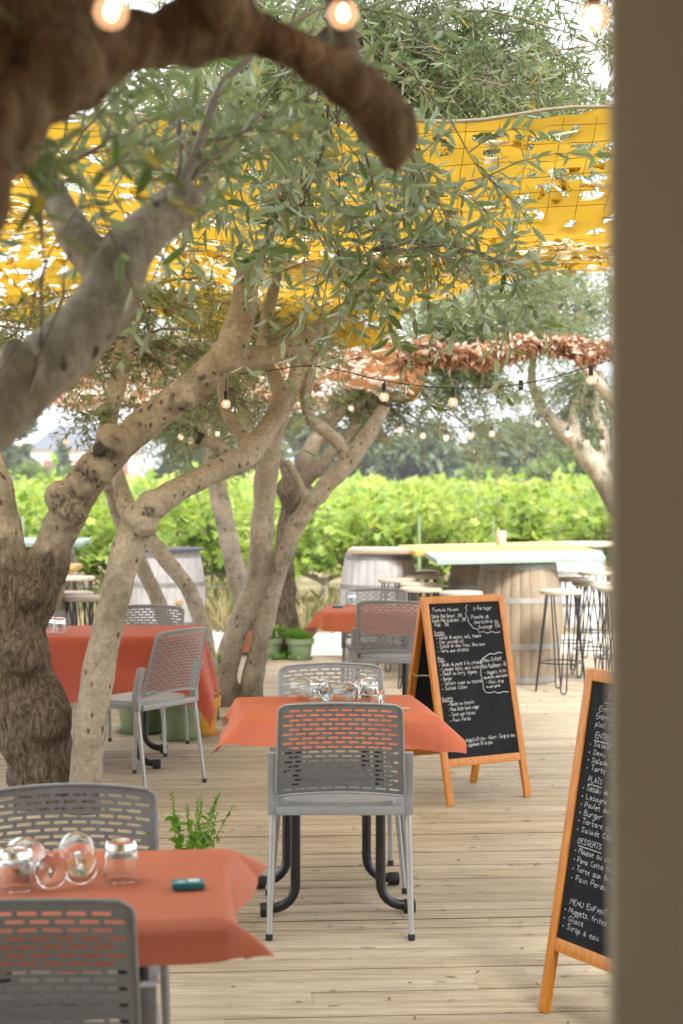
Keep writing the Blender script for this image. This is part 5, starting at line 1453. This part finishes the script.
# gathered end of the brown net: a ragged swag of cut leaves along its cable
def swag():
    a, b = np.array([.45, 13.05, 2.50]), np.array([2.75, 13.3, 2.66]); n = 4200
    u = rng.uniform(0, 1, n); ang = rng.uniform(0, 2 * PI, n); rad = (.085 - .035 * u) * np.sqrt(rng.uniform(.1, 1, n))
    rad = rad * np.array([.95 + .9 * noise.noise(Vector((k * 9, 3, 1))) + .4 * noise.noise(Vector((k * 31, 5, 2))) for k in u]).clip(.35, 1.7)
    c = a + (b - a) * u[:, None]; c[:, 2] += .04 * np.sin(u * PI) * (u < .6) + .03 * np.sin(u * 17)
    pos = c + np.stack([np.zeros(n), np.cos(ang) * rad, np.sin(ang) * rad * 1.05], 1)
    out = np.stack([rng.normal(0, .7, n), np.cos(ang), np.sin(ang)], 1); d = np.cross(out, rng.normal(size=(n, 3)))
    upper = (np.sin(ang) + rng.normal(0, .30, n) - .25 > 0)[:, None]
    V, Fq = leaf_arrays(pos, d, np.where(upper, out, -out), rng.uniform(.03, .11, n), rng.uniform(.015, .05, n), .6)
    t = thing('net_swag', 'gathered rust and cream shade net bunched along its cable before the back trees', 'shade net', tuple(a))
    raw_mesh('gathered_cloth', V - a, Fq, M['brown_net'], t)
    V = [np.array(a) - a + (b - a) * k - [0, 0, 0] + [0, 0, .12 - .05 * math.sin(k * PI)] for k in np.linspace(-.1, 1, 20)]
    mb = MB(); mb.tube(V, .006, 6); mb.build('cable', M['edge_rope'], t)
swag()

# ================================================================== STRING LIGHTS
def lathe_part(prof, name, mat, parent, p, n=20):
    mb = MB(); mb.lathe(prof, n, p, cap=False); return mb.build(name, mat, parent)
def string_light(label, pts, bulbs, rb=.024, sag=0, lit=None):
    """pts: cable points; bulbs: indices along (fraction) with drop length"""
    o = Vector(pts[0]); t = thing('string_light', label, 'string light', o, 0, 'festoon strings of warm bulbs')
    S = [Vector(q[:3]) for q in spline([(*p, 1) for p in pts], 8)]
    mb = MB(); mb.tube([p - o for p in S], .0026, 6); mb.build('cable', M['black_wire'], t)
    for k, bp in enumerate(bulbs):
        p = Vector(bp) - o; on_ = lit is None or lit[k]
        # cable drop from the nearest cable point
        q = min(S, key=lambda s: (s - Vector(bp)).length) - o
        mb = MB(); top_ = p + Vector((0, 0, rb + .042)); mb.tube([q, (q + top_) / 2 + Vector((.002, 0, 0)), top_], .004, 6)
        mb.lathe([(.001, .044 + rb), (.009, .042 + rb), (.0115, .036 + rb), (.0115, .008 + rb), (.011, rb - .004)], 14, p, cap=False)
        sk = mb.build('socket', M['dark_socket'], t)
        if on_ is None: continue
        prof = [(.001, -rb)] + [(rb * math.cos(a), rb * math.sin(a)) for a in np.linspace(-1.4, 1.05, 12)] + [(.011, rb + .006)]
        b = lathe_part(prof, 'bulb', M['bulb'], t, p)
        if on_: lathe_part([(.001, -.010), (.006, -.007), (.0085, 0), (.006, .008), (.002, .013)], 'filament', M['filament'], b, p, 12)
    return t
string_light('festoon of big blurred bulbs closest to the lens, under the leaves', [W(-120, -60, 2.6), W(110, -52, 2.0), W(343, -45, 2.3), W(593, -48, 2.3), W(760, -70, 2.6)],
             [W(111, 12, 2.0), W(343, 14, 2.3), W(594, 17, 2.3)], .0205)
string_light('festoon on a black cable sagging below the rust brown net', [W(150, 330, 8.6), W(225, 372, 8.4), W(312, 366, 8.2), W(385, 381, 8.1), W(452, 388, 8.1), W(521, 384, 8.1), W(592, 366, 8.2), W(680, 335, 8.4)],
             [W(226, 404, 8.4), W(384, 397, 8.1), W(453, 402, 8.1), W(521, 394, 8.1), W(591, 380, 8.2)], .0225, lit=[True, True, True, None, True])
string_light('far festoon hanging before the leaning back trees', [W(150, 405, 14.6), W(200, 420, 14.4), W(260, 418, 14.4), W(330, 402, 14.4), W(400, 418, 14.4), W(446, 427, 14.4), W(492, 424, 14.4), W(540, 415, 14.5), W(603, 430, 14.6), W(660, 425, 14.6)],
             [W(181, 437, 14.5), W(191, 441, 14.4), W(218, 434, 14.4), W(238, 411, 14.4), W(288, 415, 14.4), W(351, 408, 14.4), W(400, 430, 14.4), W(423, 436, 14.4), W(446, 438, 14.4), W(471, 436, 14.4), W(492, 434, 14.4), W(538, 424, 14.5), W(568, 434, 14.5), W(587, 443, 14.6), W(603, 443, 14.6)], .026,
             lit=[True, False, True, True, True, True, True, True, True, False, True, True, True, False, True])
string_light('short far festoon reaching past the white house at the terrace edge', [W(-60, 420, 14), W(20, 428, 14), W(60, 434, 14), W(112, 428, 14), W(180, 405, 14)], [W(20, 443, 14), W(66, 442, 14)], .026, lit=[True, False])

# ================================================================== POST, AND UNSEEN SHADE BLOCKERS ROUND THE LENS
mb = MB(); mb.box((.2040 + .15 * math.cos(R(-9.2)) - .12 * math.sin(R(-9.2)), 1.30 + .15 * math.sin(R(-9.2)) + .12 * math.cos(R(-9.2)), 1.5), (.30, .24, 2.99), Matrix.Rotation(R(-9.2), 4, 'Z'))
tag(mb.build('column', M['post'], None, True, .02), 'plain beige rendered column rising the full height beside us', 'column')

mb = MB(); mb.box((0, -4.1, 1.5), (12, .25, 3.3))  # unseen wall added to cut light from behind the lens
tag(mb.build('added_shade_wall', M['plaster'], None, False), 'unseen rendered wall added behind the camera to block light', 'wall', kind='structure')
mb = MB(); mb.box((0, -.82, 3.06), (12, 6.5, .12))  # slab added out of view, keeps sun off the near tables
tag(mb.build('added_shade_roof', M['slab_wood'], None, False), 'unseen flat wooden roof added to shade the foreground', 'roof', kind='structure')

# ================================================================== CAMERA, LIGHT, RENDER
cam = bpy.data.cameras.new('camera'); co = bpy.data.objects.new('camera', cam); C.objects.link(co)
co.location = (0, 0, H); co.rotation_euler = (R(90), 0, 0)
cam.sensor_fit = 'VERTICAL'; cam.sensor_height = 36; cam.lens = F / 1024 * 36; cam.shift_y = -32 / 1024
cam.clip_start = .05; cam.clip_end = 8000
cam.dof.use_dof = True; cam.dof.focus_distance = 6.3; cam.dof.aperture_fstop = 4.0; cam.dof.aperture_blades = 9
bpy.context.scene.camera = co
# summer haze in the air between the terrace and the hill
t = bpy.data.materials.new('haze_air'); t.use_nodes = True; t.node_tree.nodes.clear()
ho = t.node_tree.nodes.new('ShaderNodeOutputMaterial'); hv = t.node_tree.nodes.new('ShaderNodeVolumePrincipled')
hv.inputs['Color'].default_value = (.90, .94, 1, 1); hv.inputs['Density'].default_value = .0010; hv.inputs['Anisotropy'].default_value = .2
t.node_tree.links.new(hv.outputs[0], ho.inputs['Volume'])
mb = MB(); mb.box((0, 1150, 64), (5400, 3100, 130.4)); tag(mb.build('haze', t, None, False), 'pale summer haze over the far hill', 'haze', kind='stuff')

SUN_EL, SUN_AZ = R(46), R(158)                  # azimuth measured from +Y (straight ahead) toward +X
sun = bpy.data.lights.new('sun', 'SUN'); sun.energy = 3.0; sun.angle = R(14); sun.color = (1, .95, .87)
so = bpy.data.objects.new('sun', sun); C.objects.link(so)
dirv = Vector((math.sin(SUN_AZ) * math.cos(SUN_EL), math.cos(SUN_AZ) * math.cos(SUN_EL), math.sin(SUN_EL)))
so.rotation_euler = (-dirv).to_track_quat('-Z', 'Y').to_euler()
w = bpy.data.worlds.new('World'); bpy.context.scene.world = w; w.use_nodes = True
nt = w.node_tree; bg = nt.nodes['Background']
sky = nt.nodes.new('ShaderNodeTexSky'); sky.sky_type = 'NISHITA'; sky.sun_disc = False
sky.sun_elevation = SUN_EL; sky.sun_rotation = SUN_AZ; sky.air_density = 1.2; sky.dust_density = 3.5
tc = nt.nodes.new('ShaderNodeTexCoord'); nz = nt.nodes.new('ShaderNodeTexNoise'); nz.inputs['Scale'].default_value = 2.2; nz.inputs['Detail'].default_value = 6
nt.links.new(tc.outputs['Generated'], nz.inputs['Vector'])
rp = nt.nodes.new('ShaderNodeValToRGB'); rp.color_ramp.elements[0].position = .30; rp.color_ramp.elements[1].position = .55
rp.color_ramp.elements[0].color = (.55, .55, .55, 1)
nt.links.new(nz.outputs['Fac'], rp.inputs[0])
mx = nt.nodes.new('ShaderNodeMix'); mx.data_type = 'RGBA'
nt.links.new(rp.outputs[0], mx.inputs[0]); nt.links.new(sky.outputs[0], mx.inputs[6]); mx.inputs[7].default_value = (9.5, 9.6, 9.8, 1)
nt.links.new(mx.outputs[2], bg.inputs['Color']); bg.inputs['Strength'].default_value = .12

sc = bpy.context.scene
sc.view_settings.view_transform = 'Standard'; sc.view_settings.look = 'None'; sc.view_settings.gamma = 1
sc.view_settings.exposure = 1.65
cy = sc.cycles
cy.max_bounces = 10; cy.diffuse_bounces = 4; cy.glossy_bounces = 4; cy.transmission_bounces = 6; cy.transparent_max_bounces = 24
cy.caustics_reflective = False; cy.caustics_refractive = True; cy.sample_clamp_indirect = 8
cy.use_denoising = True
